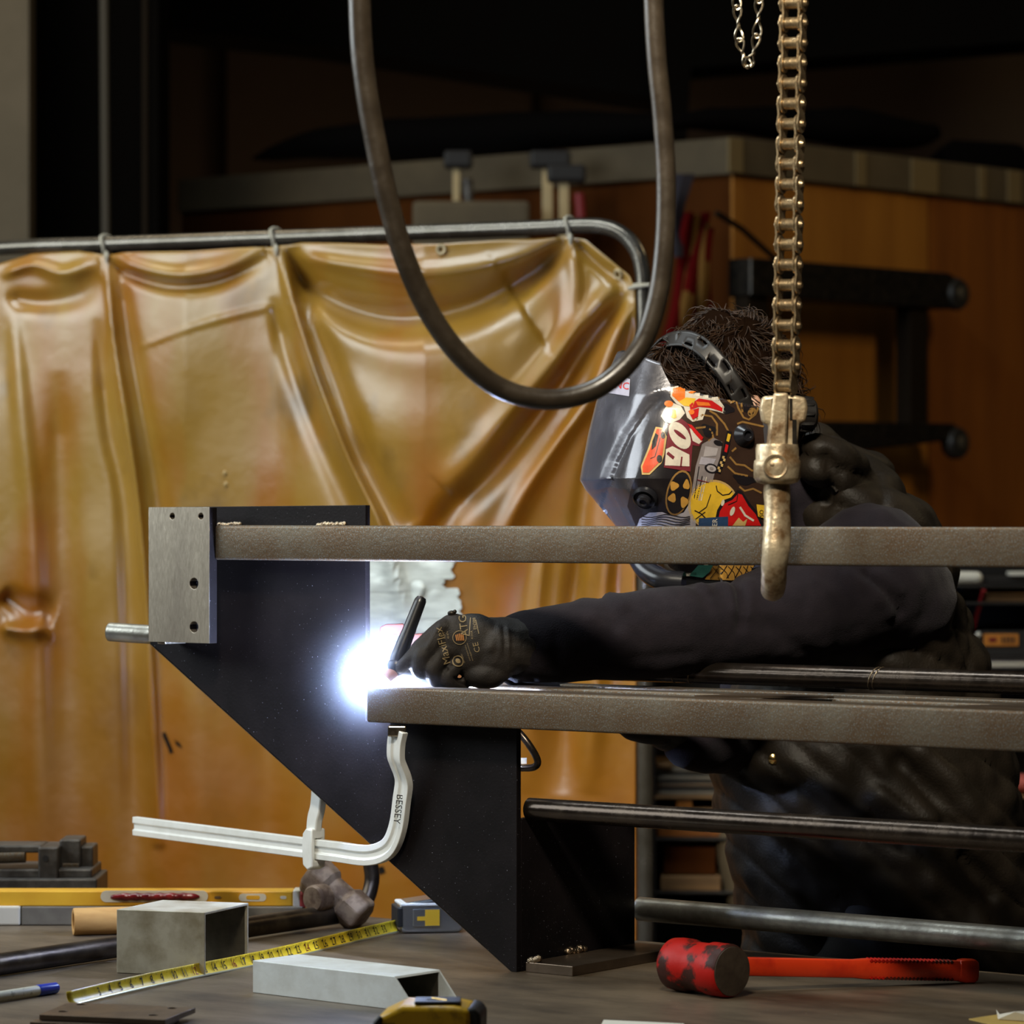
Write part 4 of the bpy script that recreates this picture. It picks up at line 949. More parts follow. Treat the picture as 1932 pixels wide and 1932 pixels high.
# papers
def flatpoly(nm, pts, z, th, m, label, cat):
    P = [Vector((W(x, y, 1).x * ((CZ - z) * F / (y - HOR)), (CZ - z) * F / (y - HOR), z)) for x, y in pts]
    b = NB(); a = [b.verts.new(p) for p in P]; c = [b.verts.new(p - EZ * th) for p in P]; b.faces.new(a); b.faces.new(c[::-1])
    for i in range(len(P)): b.faces.new((a[i], c[i], c[(i + 1) % len(P)], a[(i + 1) % len(P)]))
    bmesh.ops.recalc_face_normals(b, faces=b.faces); return obj(nm, b, m, label=label, cat=cat, smooth=False)
flatpoly('paper_sheet', [(1139, 1924), (1205, 1927), (1290, 1931), (1310, 1960), (1120, 1960)], TZ + .001, .0006, M['paper'], 'white paper sheet at the bottom edge', 'paper')
flatpoly('note_pad', [(1828, 1922), (1880, 1914), (1990, 1918), (1990, 1945), (1870, 1932)], TZ + .002, .0015, M['ypaper'], 'yellow paper under the white scrap at lower right', 'paper')
b = NB(); P = [onT(1883, 1923, .003), onT(1880, 1905, .006), onT(1886, 1914, .008), onT(1915, 1909, .014), onT(1990, 1905, .016), onT(1990, 1930, .003)]
a = [b.verts.new(p) for p in P]; c = [b.verts.new(p + Vector((0, .0015, .0002))) for p in P]; b.faces.new(a); b.faces.new(c[::-1])
for i in range(6): b.faces.new((a[i], c[i], c[(i + 1) % 6], a[(i + 1) % 6]))
bmesh.ops.recalc_face_normals(b, faces=b.faces); obj('paper_scrap', b, M['paper'], smooth=False, label='curled white paper scrap at lower right', cat='paper')
# ---------------------------------------------------------------- F clamp
t = thing('f_clamp', 'bright plated bar clamp gripping the lower tube from below', 'clamp', W(690, 1615, 4.96))
zb_ = CZ - 643 / 6600 * 4.96
def CB(px, dz=0):
    u = (px - 966) / F; A0 = W(700, 1615, 4.96); A1 = Vector((-.586, 5.44, zb_)); d = A1 - A0
    k = (u * A0.y - A0.x) / (d.x - u * d.y); q = A0 + d * k; q.z = zb_ + dz; return q
prof = [(-.005, -.0145), (.005, -.0145), (.0055, -.006), (.0025, -.004), (.0025, .003), (.0055, .005), (.005, .0145), (-.005, .0145), (-.0055, .005), (-.0025, .003), (-.0025, -.004), (-.0055, -.006)]
pts = [CB(255), CB(400), CB(520), CB(640), CB(690), W(722, 1607, 4.945), W(740, 1590, 4.93), W(752, 1555, 4.92), W(758, 1510, 4.912), W(762, 1480, 4.905), W(759, 1462, 4.90), W(752, 1444, 4.895), W(747, 1428, 4.89), W(748, 1400, 4.885), W(753, 1376, 4.88)]
rng = [0, 1, 2, 3]; path = pts[:3] + catmull(pts[3:], 5)
b = NB(); sweep(b, path, prof, up=Vector((0, 0, 1)))
bmesh.ops.recalc_face_normals(b, faces=b.faces); obj('bar', b, M['zinc'], t, angle=30, bevel=.0008)
b = NB(); q = W(748, 1384, 4.88); box(b, (q.x - .012, q.y - .006, q.z - .004), (q.x + .014, q.y + .016, q.z + .011)); obj('fixed_pad', b, M['zinc_brown'], t, smooth=False, bevel=.002)
b = NB(); q = CB(256); cyl(b, q + Vector((.006, -.0065, .0)), q + Vector((.006, -.004, .0)), .0028); obj('end_pin', b, M['blacksteel'], t)
# stamped letters on the upright of the clamp
b = NB(); um = Vector((.12, 0, 1)).normalized()
text_flat(b, 'BESSEY', frame_mat(um * -1, Vector((1, 0, -.12)).normalized() * 1, Vector((0, -1, 0)), W(749, 1498, 4.902)), .0135, 0, sx=1.0)
obj('stamped_letters', b, M['ink'], t, smooth=False)
# sliding jaw: collar round the bar, arm rising behind the plate, screw
q = CB(592); dirb = (CB(300) - CB(600)).normalized(); nb = dirb.cross(EZ).normalized()
if nb.y > 0: nb = -nb
Ms = frame_mat(dirb, nb, EZ, q)
b = NB(); prism(b, [(-.012, -.026), (.0, -.031), (.012, -.024), (.014, .004), (.012, .022), (.004, .03), (-.012, .03)], -.012, .012, Ms)
cu = NB(); box(cu, (-.05, -.0062, -.0155), (.05, .0062, .0155), Ms); b = cut(b, cu); obj('slider', b, M['zinc'], t, bevel=.0025, angle=30)
b = NB(); p0 = q + EZ * .026; pa = catmull([p0, p0 + EZ * .018 + dirb * -.003, p0 + EZ * .036 + dirb * -.010, p0 + EZ * .07 + dirb * -.014, p0 + EZ * .14 + dirb * -.016, p0 + EZ * .2 + dirb * -.018], 4)
sweep(b, pa, [(-.006, -.012), (.006, -.012), (.006, .012), (-.006, .012)], up=dirb); obj('jaw_arm', b, M['zinc'], t, bevel=.002, angle=30)
b = NB(); q2 = pa[-1]; cyl(b, q2 - EZ * .05 + dirb * -.02, q2 + EZ * .03 + dirb * -.02, .007); obj('screw', b, M['zinc_brown'], t)
# ---------------------------------------------------------------- hoist beam, chain, hook, cable loop
b = NB(); box(b, (-1.2, 4.2, 3.0), (4.1, 4.36, 3.012)); box(b, (-1.2, 4.275, 2.86), (4.1, 4.285, 3.0)); box(b, (-1.2, 4.2, 2.85), (4.1, 4.36, 2.862))
obj('hoist_beam', b, M['darkbrown'], smooth=False, label='brown hoist beam above the frame', cat='beam')
YC = 4.41; px_at = lambda py: 1497 - 15 * py / 740
t = thing('roller_chain', 'heavy oily roller chain hanging down to the lifting hook', 'chain', W(1497, 0, YC))
g = math.radians(28); CA = Vector((math.cos(g), -math.sin(g), 0)); CBk = Vector((math.sin(g), math.cos(g), 0))
pitch = .0254
zlast = z_of(728, YC)
def chx(z): py = HOR + (CZ - z) * F / YC; return (px_at(py) - 966) / F * YC
protos = {}
def link_mesh(kind):
    b = NB(); off = .0125 if kind else .0092; th = .0026
    for sgn in (-1, 1):
        pts = []; n = 12
        for k in range(n + 1): a = -PI * k / n; pts.append((.0118 * math.cos(a), .0118 * math.sin(a)))
        pts += [(-.0082, pitch / 2)] 
        for k in range(n + 1): a = PI - PI * k / n; pts.append((.0118 * math.cos(a), pitch + .0118 * math.sin(a)))
        pts += [(.0082, pitch / 2)]
        Mx = frame_mat(CBk, CA, EZ, (0, 0, 0)); a0 = sgn * off; prism(b, pts, min(a0, a0 + sgn * th), max(a0, a0 + sgn * th), Mx)
    for zz in (0, pitch):
        if kind:
            cyl(b, CA * -.0182 + EZ * zz, CA * .0182 + EZ * zz, .0042, 16)
            for sgn in (-1, 1): cyl(b, CA * (sgn * .0152) + EZ * zz, CA * (sgn * .0192) + EZ * zz, .0056, 16, .0036)
        else:
            cyl(b, CA * -.0088 + EZ * zz, CA * .0088 + EZ * zz, .0078, 20)
    bmesh.ops.recalc_face_normals(b, faces=b.faces)
    me = bpy.data.meshes.new('link'); b.to_mesh(me); b.free(); me.materials.append(M['chain'])
    for p in me.polygons: p.use_smooth = True
    me.set_sharp_from_angle(angle=math.radians(35)); return me
lm = [link_mesh(0), link_mesh(1)]
z = zlast; i = 0
while z < 2.83:
    o = bpy.data.objects.new('inner_link' if i % 2 == 0 else 'outer_link', lm[i % 2]); COL.objects.link(o)
    o.location = Vector((chx(z), YC + .002 * math.sin(i * .7), z)) - Vector(t.location); o.parent = t
    o.rotation_euler = (0, -math.atan((chx(z + .1) - chx(z)) / .1) * -1, .06 * math.sin(i * .45)); z += pitch; i += 1
# hook assembly
t = thing('lifting_hook', 'worn cast iron lifting hook around the top tube, under the roller chain', 'hook', W(1470, 1130, 4.40))
YH = YC
def hp(x, y, yo=0): q = W(x, y, YH); q.y += yo; return q
b = NB(); P = [(1438, 748), (1462, 746), (1500, 746), (1520, 750), (1524, 770), (1520, 796), (1508, 798), (1502, 860), (1446, 860), (1451, 800), (1438, 797), (1434, 770)]
prism(b, [(hp(x, y).x, hp(x, y).z) for x, y in P], YH - .006, YH + .018, Matrix.Identity(4)); obj('yoke', b, M['hook'], t, bevel=.005, segs=3)
b = NB(); P = [(1458, 742), (1486, 742), (1484, 790), (1482, 870), (1447, 870), (1452, 800)]
prism(b, [(hp(x, y).x, hp(x, y).z) for x, y in P], YH - .016, YH - .004, Matrix.Identity(4)); obj('strap', b, M['hook'], t, bevel=.003, segs=2)
for x0, x1 in ((1455, 1460), (1489, 1494)):
    a, c = hp(x0, 792), hp(x1, 752); b = NB(); box(b, (a.x, YH - .0075, a.z), (c.x, YH - .004, c.z)); obj('slot', b, M['blacksteel'], t, smooth=False)
a, c = hp(1494, 838), hp(1502, 792); b = NB(); box(b, (a.x, YH - .0078, a.z), (c.x, YH - .004, c.z)); obj('slot', b, M['blacksteel'], t, smooth=False)
q = hp(1467, 916, .004); b = NB(); lathe(b, [(.012, 0), (.026, .004), (.0295, .010), (.0298, .026), (.0292, .031), (.0272, .033), (.0272, .047), (.026, .052), (.012, .053)], zmat(EZ, q), 40); bumpy(b, .0007, 90); obj('swivel_collar', b, M['hook'], t, angle=50)
q = hp(1460, 880, -.024); b = NB(); lathe(b, [(.0115, .012), (.0155, .002), (.0148, -.002), (.012, -.001), (.0105, .0008), (.002, .0)], zmat(Vector((0, 1, 0)), q), 32); ell(b, q + Vector((-.002, 0, .002)), .005, .0015, .003, sub=2)
bumpy(b, .0005, 200); obj('bolt', b, M['hook'], t, angle=50)
hz = [(1466, 905, .004, 1.0), (1467, 960, .002, 1.02), (1465, 1010, -.004, 1.06), (1462, 1050, -.006, 1.04), (1461, 1090, .006, .96), (1462, 1112, .03, .92), (1464, 1113, .065, .86), (1466, 1085, .095, .78), (1468, 1040, .105, .66), (1470, 1010, .112, .5)]
cp = [hp(x, y, o) for x, y, o, s in hz]; P = catmull(cp, 5); S = list(np.interp(np.linspace(0, len(hz) - 1, len(P)), range(len(hz)), [h[3] for h in hz]))
b = NB(); n = 24; sec = []
for k in range(n): a = 2 * PI * k / n; sec.append((.0155 * math.cos(a) * (1 - .12 * math.sin(a)), .0165 * math.sin(a)))
sweep(b, P, sec, up=Vector((1, 0, 0)), scale=S); bumpy(b, .0012, 60); bumpy(b, .0005, 160, 2); obj('hook', b, M['hook'], t, angle=60)
# jack chain
t = thing('jack_chain', 'thin twisted wire chain looped beside the roller chain', 'chain', W(1415, 60, 4.5))
def jlink(p0, p1, rot):
    d = (Vector(p1) - Vector(p0)); L = d.length; z = d.normalized(); x = Vector((0, 1, 0)).cross(z).normalized(); y = z.cross(x)
    b = NB(); pts = []; n = 36
    for k in range(n):
        a = 2 * PI * k / n; w = math.cos(a); hx_ = .0062 * math.sin(2 * a) * .5 + .0062 * math.sin(a)
        f = .5 - .62 * math.cos(a); tw = rot + f * PI / 2
        pts.append(Vector(p0) + z * (L * f) + (x * math.cos(tw) + y * math.sin(tw)) * .0068 * math.sin(a))
    tube(b, pts, .0016, 7, closed=True); obj('link', b, M['jack'], t)
YJ = 4.5; L1 = [(1385, -60), (1388, -22), (1391, 14), (1393, 46), (1395, 76), (1402, 102), (1412, 124)]; L2 = [(1436, -70), (1433, -34), (1432, 2), (1431, 34), (1428, 68), (1422, 100), (1412, 124)]
for Lp in (L1, L2):
    for k in range(len(Lp) - 1): jlink(W(*Lp[k], YJ), W(*Lp[k + 1], YJ), (k % 2) * 1.2 + .3)
for xx, nmx in ((1385, 0), (1436, 1)):
    p = W(xx, -60, YJ); b = NB(); tube(b, [p, (p.x, YJ - .02, 2.5), (p.x, 4.36, 2.86)], .0016, 6); obj('wire', b, M['jack'], t)
b = NB(); ell(b, W(1411, 126, YJ - .004), .0035, .0035, .0035, sub=2); obj('wire_end', b, M['jack'], t)
# hose loop
YL = 4.02; pts = [(668, -500), (676, -200), (678, -40), (681, 70), (690, 160), (706, 255), (730, 370), (762, 482), (808, 586), (866, 668), (935, 727), (1010, 752), (1085, 748), (1150, 718), (1208, 655), (1240, 565), (1254, 460), (1257, 345), (1250, 225), (1238, 100), (1232, -30), (1228, -240), (1226, -500)]
P = [W(x, y, YL + .00012 * (x - 966)) for x, y in pts]; P = catmull(P, 8)
top1 = Vector((P[0].x, 4.25, 2.86)); top2 = Vector((P[-1].x, 4.25, 2.86))
b = NB(); S = [1.08 if p.x < .03 else .98 for p in P]; S = [1.12 + (.94 - 1.12) * i / len(P) for i in range(len(P))]
tube(b, [top1] + P + [top2], .0118, 20, [1.12] + S + [.94]); obj('cable_loop', b, M['hose'], label='thick dark hose hanging down in a big loop', cat='hose')
# ---------------------------------------------------------------- the welder
pr = thing('person', 'person in sticker-covered welding helmet, dark quilted vest and gloves, leaning over to weld', 'person', Vector((W(1650, 0, 5.3).x, 5.3, 0)))
# ---- body: one continuous figure
b = NB(); HC = W(1372, 735, 5.13)
ell(b, HC, .096, .08, .1); ell(b, HC + Vector((-.045, -.03, -.06)), .07, .06, .09)
nf = (Vector((-.906, -.423, 0)) + EZ * -.25).normalized()
ell(b, HC + nf * .115 + EZ * -.05, .014, .012, .02, sub=2)                                      # nose
for sg in (1, -1): ell(b, HC + Vector((.423, -.906, 0)) * sg * .082 + EZ * -.035, .018, .012, .028, sub=2)   # ears
ell(b, HC + nf * .1 + EZ * -.09, .02, .016, .01, sub=2)                                       # mouth
SH, SHR = W(1640, 1095, 5.13), W(1500, 1100, 5.44)
chest, belly, hip = W(1620, 1130, 5.3), W(1635, 1400, 5.3), W(1660, 1620, 5.3)
chain_caps(b, [HC + Vector((.04, .02, -.06)), W(1490, 930, 5.24), chest], [.062, .062, .12])
chain_caps(b, [chest + Vector((0, -.05, 0)), belly + Vector((0, -.03, 0)), hip + Vector((0, -.04, 0))], [.13, .125, .13])
chain_caps(b, [chest + Vector((0, .07, 0)), belly + Vector((0, .04, 0)), hip + Vector((0, .05, 0))], [.12, .12, .13])
EL_, WR = W(1385, 1182, 5.03), W(985, 1221, 4.945)
chain_caps(b, [chest, SH, EL_, WR], [.12, .085, .05, .032])
ELR, WRR = W(1440, 1365, 5.32), W(1335, 1398, 5.12)
chain_caps(b, [chest, SHR, ELR, WRR], [.12, .08, .05, .032])
feet = []
for yo, px, kx in ((5.19, 1655, .08), (5.44, 1690, .14)):
    h = Vector((W(px, 0, yo).x, yo, .86)); k = Vector((h.x - .03, yo, .5)); a = Vector((h.x + kx - .05, yo + .01, .1)); feet.append(a)
    chain_caps(b, [hip, h, k, a], [.13, .1, .062, .042]); caps(b, a + Vector((.03, 0, -.055)), a + Vector((-.15, -.01, -.065)), .038, .03)
b = voxel(b, .008, 6); obj('body', b, M['skin'], pr, angle=180)
# boots
for a in feet:
    b = NB(); caps(b, a + Vector((.035, 0, -.05)), a + Vector((-.15, -.01, -.062)), .05, .038); caps(b, a + Vector((0, 0, .06)), a + Vector((.01, 0, -.04)), .055, .055)
    b = voxel(b, .008, 4)
    for v in b.verts: v.co.z = max(v.co.z, .002)
    obj('boot', b, M['boot'], pr, angle=180)
b = NB()
for yo, px, kx in ((5.19, 1655, .08), (5.44, 1690, .14)):
    h = Vector((W(px, 0, yo).x, yo, .84)); k = Vector((h.x - .03, yo, .5)); a = Vector((h.x + kx - .05, yo + .01, .13)); chain_caps(b, [hip, h, k, a], [.142, .118, .085, .075])
b = voxel(b, .009, 5); bumpy(b, .01, 9); obj('trousers', b, M['trouser'], pr, angle=180)
# ---- hoodie with both sleeves
b = NB()
chain_caps(b, [W(1620, 1115, 5.22), SH, W(1520, 1150, 5.07), EL_, W(1290, 1190, 5.0), W(1150, 1203, 4.97), W(985, 1221, 4.945)], [.125, .112, .085, .068, .066, .0615, .052])
caps(b, W(1640, 1070, 5.12), W(1700, 1130, 5.14), .098, .085)
chain_caps(b, [W(1560, 1130, 5.35), SHR, ELR, WRR, W(1300, 1400, 5.09)], [.12, .1, .07, .05, .043])
chain_caps(b, [W(1500, 925, 5.22), W(1560, 1000, 5.26), chest], [.075, .095, .15])
caps(b, chest, hip, .15, .14)
b = voxel(b, .0062, 7)
c = lambda *p: [Vector(q) for q in p]
def nearp(px, py): 
    h = bvh0.ray_cast(CAMP, (W(px, py, 5) - CAMP).normalized()); return h[0] if h[0] else W(px, py, 5.0)
bvh0 = BVHTree.FromBMesh(b)
pl = lambda *ps: [nearp(x, y) for x, y in ps]
crease(b, [(pl((1375, 1092), (1392, 1112), (1400, 1150), (1396, 1185)), -.008, .006), (pl((1360, 1092), (1376, 1112), (1386, 1150)), .006, .009), (pl((1412, 1100), (1414, 1130), (1408, 1160)), .006, .01),
    (pl((1300, 1100), (1318, 1118), (1335, 1150)), -.004, .008), (pl((1316, 1095), (1335, 1115)), .004, .008),
    (pl((1600, 1085), (1650, 1120), (1680, 1160)), .005, .008), (pl((1635, 1085), (1680, 1125), (1700, 1155)), -.006, .007), (pl((1655, 1080), (1700, 1115)), .005, .007), (pl((1560, 1085), (1600, 1130), (1620, 1180)), -.004, .012),
    (pl((1120, 1122), (1150, 1150), (1165, 1180)), -.006, .009), (pl((1140, 1118), (1175, 1145)), .005, .01), (pl((1090, 1130), (1120, 1165)), .004, .01), (pl((1040, 1140), (1050, 1200), (1045, 1260)), -.003, .008),
    (pl((1000, 1146), (1006, 1215), (1000, 1285)), -.003, .006), (pl((975, 1150), (978, 1220), (975, 1285)), .003, .006),
    (pl((1450, 1180), (1520, 1230), (1600, 1245)), -.006, .014), (pl((1200, 1240), (1300, 1235)), -.004, .012)])
bumpy(b, .0035, 14, 1); bumpy(b, .0016, 38, 2)
obj('hoodie', b, M['hoodie'], pr, angle=180)
# ---- quilted vest
def ring(py, xl, xr, Yc, ry, n=40, p=2.4):
    c0 = W((xl + xr) / 2, py, Yc); rx = (xr - xl) / 2 * Yc / F; out = []
    for k in range(n):
        a = 2 * PI * k / n; ca, sa = math.cos(a), math.sin(a)
        out.append(c0 + Vector((rx * math.copysign(abs(ca) ** (2 / p), ca), ry * math.copysign(abs(sa) ** (2 / p), sa), 0)))
    return out
b = NB()
loft(b, [ring(838, 1512, 1585, 5.27, .055), ring(868, 1506, 1640, 5.275, .085), ring(900, 1502, 1690, 5.28, .13), ring(945, 1492, 1728, 5.29, .175), ring(1000, 1480, 1768, 5.3, .2), ring(1075, 1462, 1800, 5.3, .205), ring(1135, 1448, 1818, 5.3, .205),
         ring(1200, 1425, 1840, 5.3, .2), ring(1260, 1400, 1860, 5.3, .2), ring(1350, 1362, 1885, 5.3, .205), ring(1430, 1345, 1908, 5.3, .21), ring(1520, 1352, 1926, 5.3, .215), ring(1600, 1370, 1942, 5.3, .215), ring(1700, 1392, 1962, 5.31, .215), ring(1800, 1405, 1970, 5.31, .21), ring(1850, 1412, 1965, 5.31, .2)])
# collar
chain_caps(b, [W(1518, 860, 5.19), W(1545, 862, 5.13), W(1590, 880, 5.14), W(1625, 905, 5.22)], [.026, .03, .032, .03])
chain_caps(b, [W(1535, 850, 5.3), W(1580, 855, 5.38), W(1640, 900, 5.4)], [.03, .035, .04])
b = voxel(b, .0068, 4)
b.normal_update(); mv = []
for v in b.verts:
    p = v.co; py = HOR + (CZ - p.z) * F / p.y; px = 966 + p.x * F / p.y
    slope = .35 * (px - 1600) if py < 1350 else .9 * (px - 1750)
    s1 = (py - slope) / 74.0; s2 = (px + .25 * py) / 260.0 + p.y * 1.5
    q = abs(math.sin(PI * s1)) ** .55; r = abs(math.sin(PI * s2)) ** .4 if py < 1400 else 1
    kq = float(np.interp(py, [1100, 1400], [1, .45]))
    mv.append(kq * (.018 * q * r - .010) + .010 * nz(p, 11, 4) + .006 * nz(p, 30, 5) * q)
for v, d in zip(b.verts, mv): v.co += v.normal * d
bv = BVHTree.FromBMesh(b)
def nv(px, py):
    h = bv.ray_cast(CAMP, (W(px, py, 5) - CAMP).normalized()); return h[0] if h[0] else W(px, py, 5.1)
pv = lambda *ps: [nv(x, y) for x, y in ps]
crease(b, [(pv((1700, 1440), (1760, 1500), (1800, 1560)), -.016, .016), (pv((1740, 1420), (1800, 1470), (1850, 1560)), .014, .02), (pv((1660, 1500), (1720, 1540), (1760, 1545)), .012, .014), (pv((1640, 1560), (1700, 1590)), -.01, .014),
    (pv((1560, 860), (1575, 900), (1560, 950)), -.01, .008), (pv((1850, 1600), (1900, 1650), (1930, 1720)), .012, .018), (pv((1820, 1620), (1870, 1690)), -.012, .014), (pv((1790, 1060), (1800, 1160), (1830, 1260)), -.006, .006)])
obj('quilted_vest', b, M['vest'], pr, angle=180)
b = NB(); q = nv(1460, 1432); lathe(b, [(.0085, .003), (.0078, -.001), (.004, -.003), (.0005, -.0035)], zmat(Vector((0, 1, 0)), q - EY * .002), 20); obj('snap_button', b, M['brass'], pr)
# ---- torch hand: knitted glove, five fingers closed round the torch
def G(px, py, dy=0.0): return W(px, py, 4.9 + dy)
b = NB()
R1 = Matrix.Rotation(math.radians(-20), 4, 'Y')
ell(b, G(893, 1218, .004), .046, .024, .046, R1); ell(b, G(925, 1235, .01), .045, .029, .042); ell(b, G(860, 1205, .0), .032, .021, .036, R1)
chain_caps(b, [G(925, 1220, .02), G(968, 1220, .03), G(1020, 1221, .045)], [.042, .0415, .043])
ell(b, G(915, 1272, .004), .033, .024, .021)
kn = dict(index=[(838, 1185, -.006), (806, 1210, -.012), (778, 1240, -.012), (757, 1260, -.006)], middle=[(826, 1206, -.010), (796, 1238, -.02), (790, 1264, -.018), (812, 1272, .0)],
          ring=[(836, 1232, -.012), (815, 1262, -.02), (822, 1283, -.014), (848, 1284, .004)], pinky=[(856, 1258, -.008), (842, 1280, -.014), (852, 1292, -.008), (874, 1292, .008)])
rr = dict(index=[.0145, .0125, .0115, .0095], middle=[.015, .013, .012, .0105], ring=[.0145, .0125, .0115, .010], pinky=[.0135, .0115, .0105, .0092])
for k in kn: chain_caps(b, [G(*p) for p in kn[k]], rr[k])
chain_caps(b, [G(868, 1185, .02), G(828, 1196, .035), G(795, 1222, .034), G(772, 1248, .024)], [.019, .0155, .0135, .011])
b = voxel(b, .0021, 5, .45)
bg = BVHTree.FromBMesh(b)
def ng(px, py):
    h = bg.ray_cast(CAMP, (W(px, py, 5) - CAMP).normalized()); return h[0] if h[0] else G(px, py)
pg = lambda *ps: [ng(x, y) for x, y in ps]
crease(b, [(pg((842, 1262), (858, 1280), (882, 1296)), -.003, .0022), (pg((852, 1256), (872, 1276), (892, 1297)), -.003, .0022), (pg((830, 1180), (818, 1200), (806, 1222)), .0015, .003),
           (pg((948, 1152), (952, 1220), (948, 1290)), -.002, .003), (pg((956, 1152), (960, 1220), (956, 1290)), .0018, .003), (pg((842, 1190), (830, 1216), (838, 1245)), -.0015, .004)])
bumpy(b, .0009, 60, 6); bg = BVHTree.FromBMesh(b)
gl = obj('glove', b, M['glove'], pr, angle=180)
b = NB(); ell(b, G(852, 1157, -.004), .006, .004, .004, sub=2); ell(b, G(858, 1154, -.004), .003, .003, .003, sub=2); obj('cuff_tuft', b, M['blacksteel'], gl)
b = NB()
A = 104
text_on(b, bg, 'MaxiFlex', 850, 1252, 20, A, sx=1.0)
text_on(b, bg, 'ATG', 884, 1200, 21, A - 6, sx=.95)
text_on(b, bg, 'CE', 906, 1230, 15, A, sx=1.1)
text_on(b, bg, 'EN388', 899, 1188, 8, A - 8, sx=1); text_on(b, bg, '4131A', 893, 1206, 6, A - 8, sx=1)
text_on(b, bg, 'www.atg-glovesolutions', 893, 1246, 3.6, A + 4, sx=1); text_on(b, bg, 'Level of performance', 888, 1246, 3.6, A + 4); text_on(b, bg, 'ISO 13997', 878, 1250, 4.2, A + 4)
text_on(b, bg, '42-874', 848, 1205, 5, A - 4); text_on(b, bg, 'SIZE 9', 841, 1205, 5, A - 4)
def ringpoly(b, bvh, cx, cy, r0, r1, mi=0, lift=.0012, n=26, ky=1.0, rot=0):
    for k in range(n):
        a0, a1 = 2 * PI * k / n, 2 * PI * (k + 1) / n; q = []
        for r, a in ((r0, a0), (r1, a0), (r1, a1), (r0, a1)):
            x, y = r * math.cos(a), r * ky * math.sin(a); x, y = x * math.cos(rot) - y * math.sin(rot), x * math.sin(rot) + y * math.cos(rot)
            d = (W(cx + x, cy + y, 5) - CAMP).normalized(); h = bvh.ray_cast(CAMP, d)
            if h[0] is None: break
            nn = h[1] if h[1].dot(d) < 0 else -h[1]; q.append(b.verts.new(h[0] + nn * lift))
        if len(q) == 4: b.faces.new(q).material_index = mi
ringpoly(b, bg, 864, 1247, 9, 11); ringpoly(b, bg, 864, 1247, 0.1, 5, n=12); ringpoly(b, bg, 867, 1203, 12, 13.3)
decal(b, bg, [(887, 1166), (888.5, 1166), (886, 1200), (884.5, 1200)], .0012, 3); decal(b, bg, [(897, 1170), (898, 1170), (904, 1196), (902.5, 1196)], .0012, 3)
for k in range(5):
    decal(b, bg, [(859 + k * 3.2, 1196 + abs(k - 2) * 1.2), (861 + k * 3.2, 1195 + abs(k - 2) * 1.2), (863 + k * 3.2, 1208), (861 + k * 3.2, 1209)], .0012, 3, mi=1)
obj('glove_print', b, [M['glove_ink'], M['glove_orange']], gl, smooth=False)
# other hand under the tube
b = NB(); G2 = lambda x, y, dy=0.0: W(x, y, 5.08 + dy)
chain_caps(b, [G2(1335, 1396, .03), G2(1300, 1396, .0)], [.03, .028]); ell(b, G2(1275, 1392, 0), .04, .03, .022)
for i, (yo, yy) in enumerate(((-.028, 1392), (-.009, 1388), (.011, 1386), (.028, 1388))): chain_caps(b, [G2(1252, yy, yo), G2(1215, yy - 2, yo), G2(1188, yy - 8, yo), G2(1172, yy - 20, yo)], [.0115, .0105, .0098, .009])
chain_caps(b, [G2(1280, 1385, -.025), G2(1245, 1370, -.035), G2(1220, 1358, -.034)], [.014, .012, .010])
b = voxel(b, .0026, 4); obj('glove', b, M['glove'], pr, angle=180)
# ---- torch
t = thing('welding_torch', 'black welding torch with a long back cap held in the gloved hand', 'torch', G(752, 1262, -.012))
b = NB(); p0, p1 = G(748, 1250, .004), G(796, 1126, .02); lathe(b, [(.0112, 0), (.0116, .01), (.0105, .03), (.0095, .05), (.0086, .09), (.0084, .094), (.0064, .0985), (.002, .1)], zmat((p1 - p0), p0), 28); obj('back_cap', b, M['torch'], t)
b = NB(); ell(b, G(748, 1258, .002), .014, .012, .014); cyl(b, G(750, 1258, .003), G(800, 1262, .006), .0105, 20, .0115); obj('torch_head', b, M['torch'], t)
b = NB(); p2 = G(729, 1281, -.004); cyl(b, G(747, 1262, .001), p2, .0095, 24, .0075); obj('nozzle', b, M['ceramic'], t)
b = NB(); P = catmull([G(800, 1262, .006), G(840, 1255, .012), G(890, 1248, .02), G(935, 1262, .05), G(1000, 1296, .12), G(1100, 1305, .2), G(1160, 1330, .26)], 5); tube(b, P, .0105, 18); obj('handle', b, M['torch'], t)
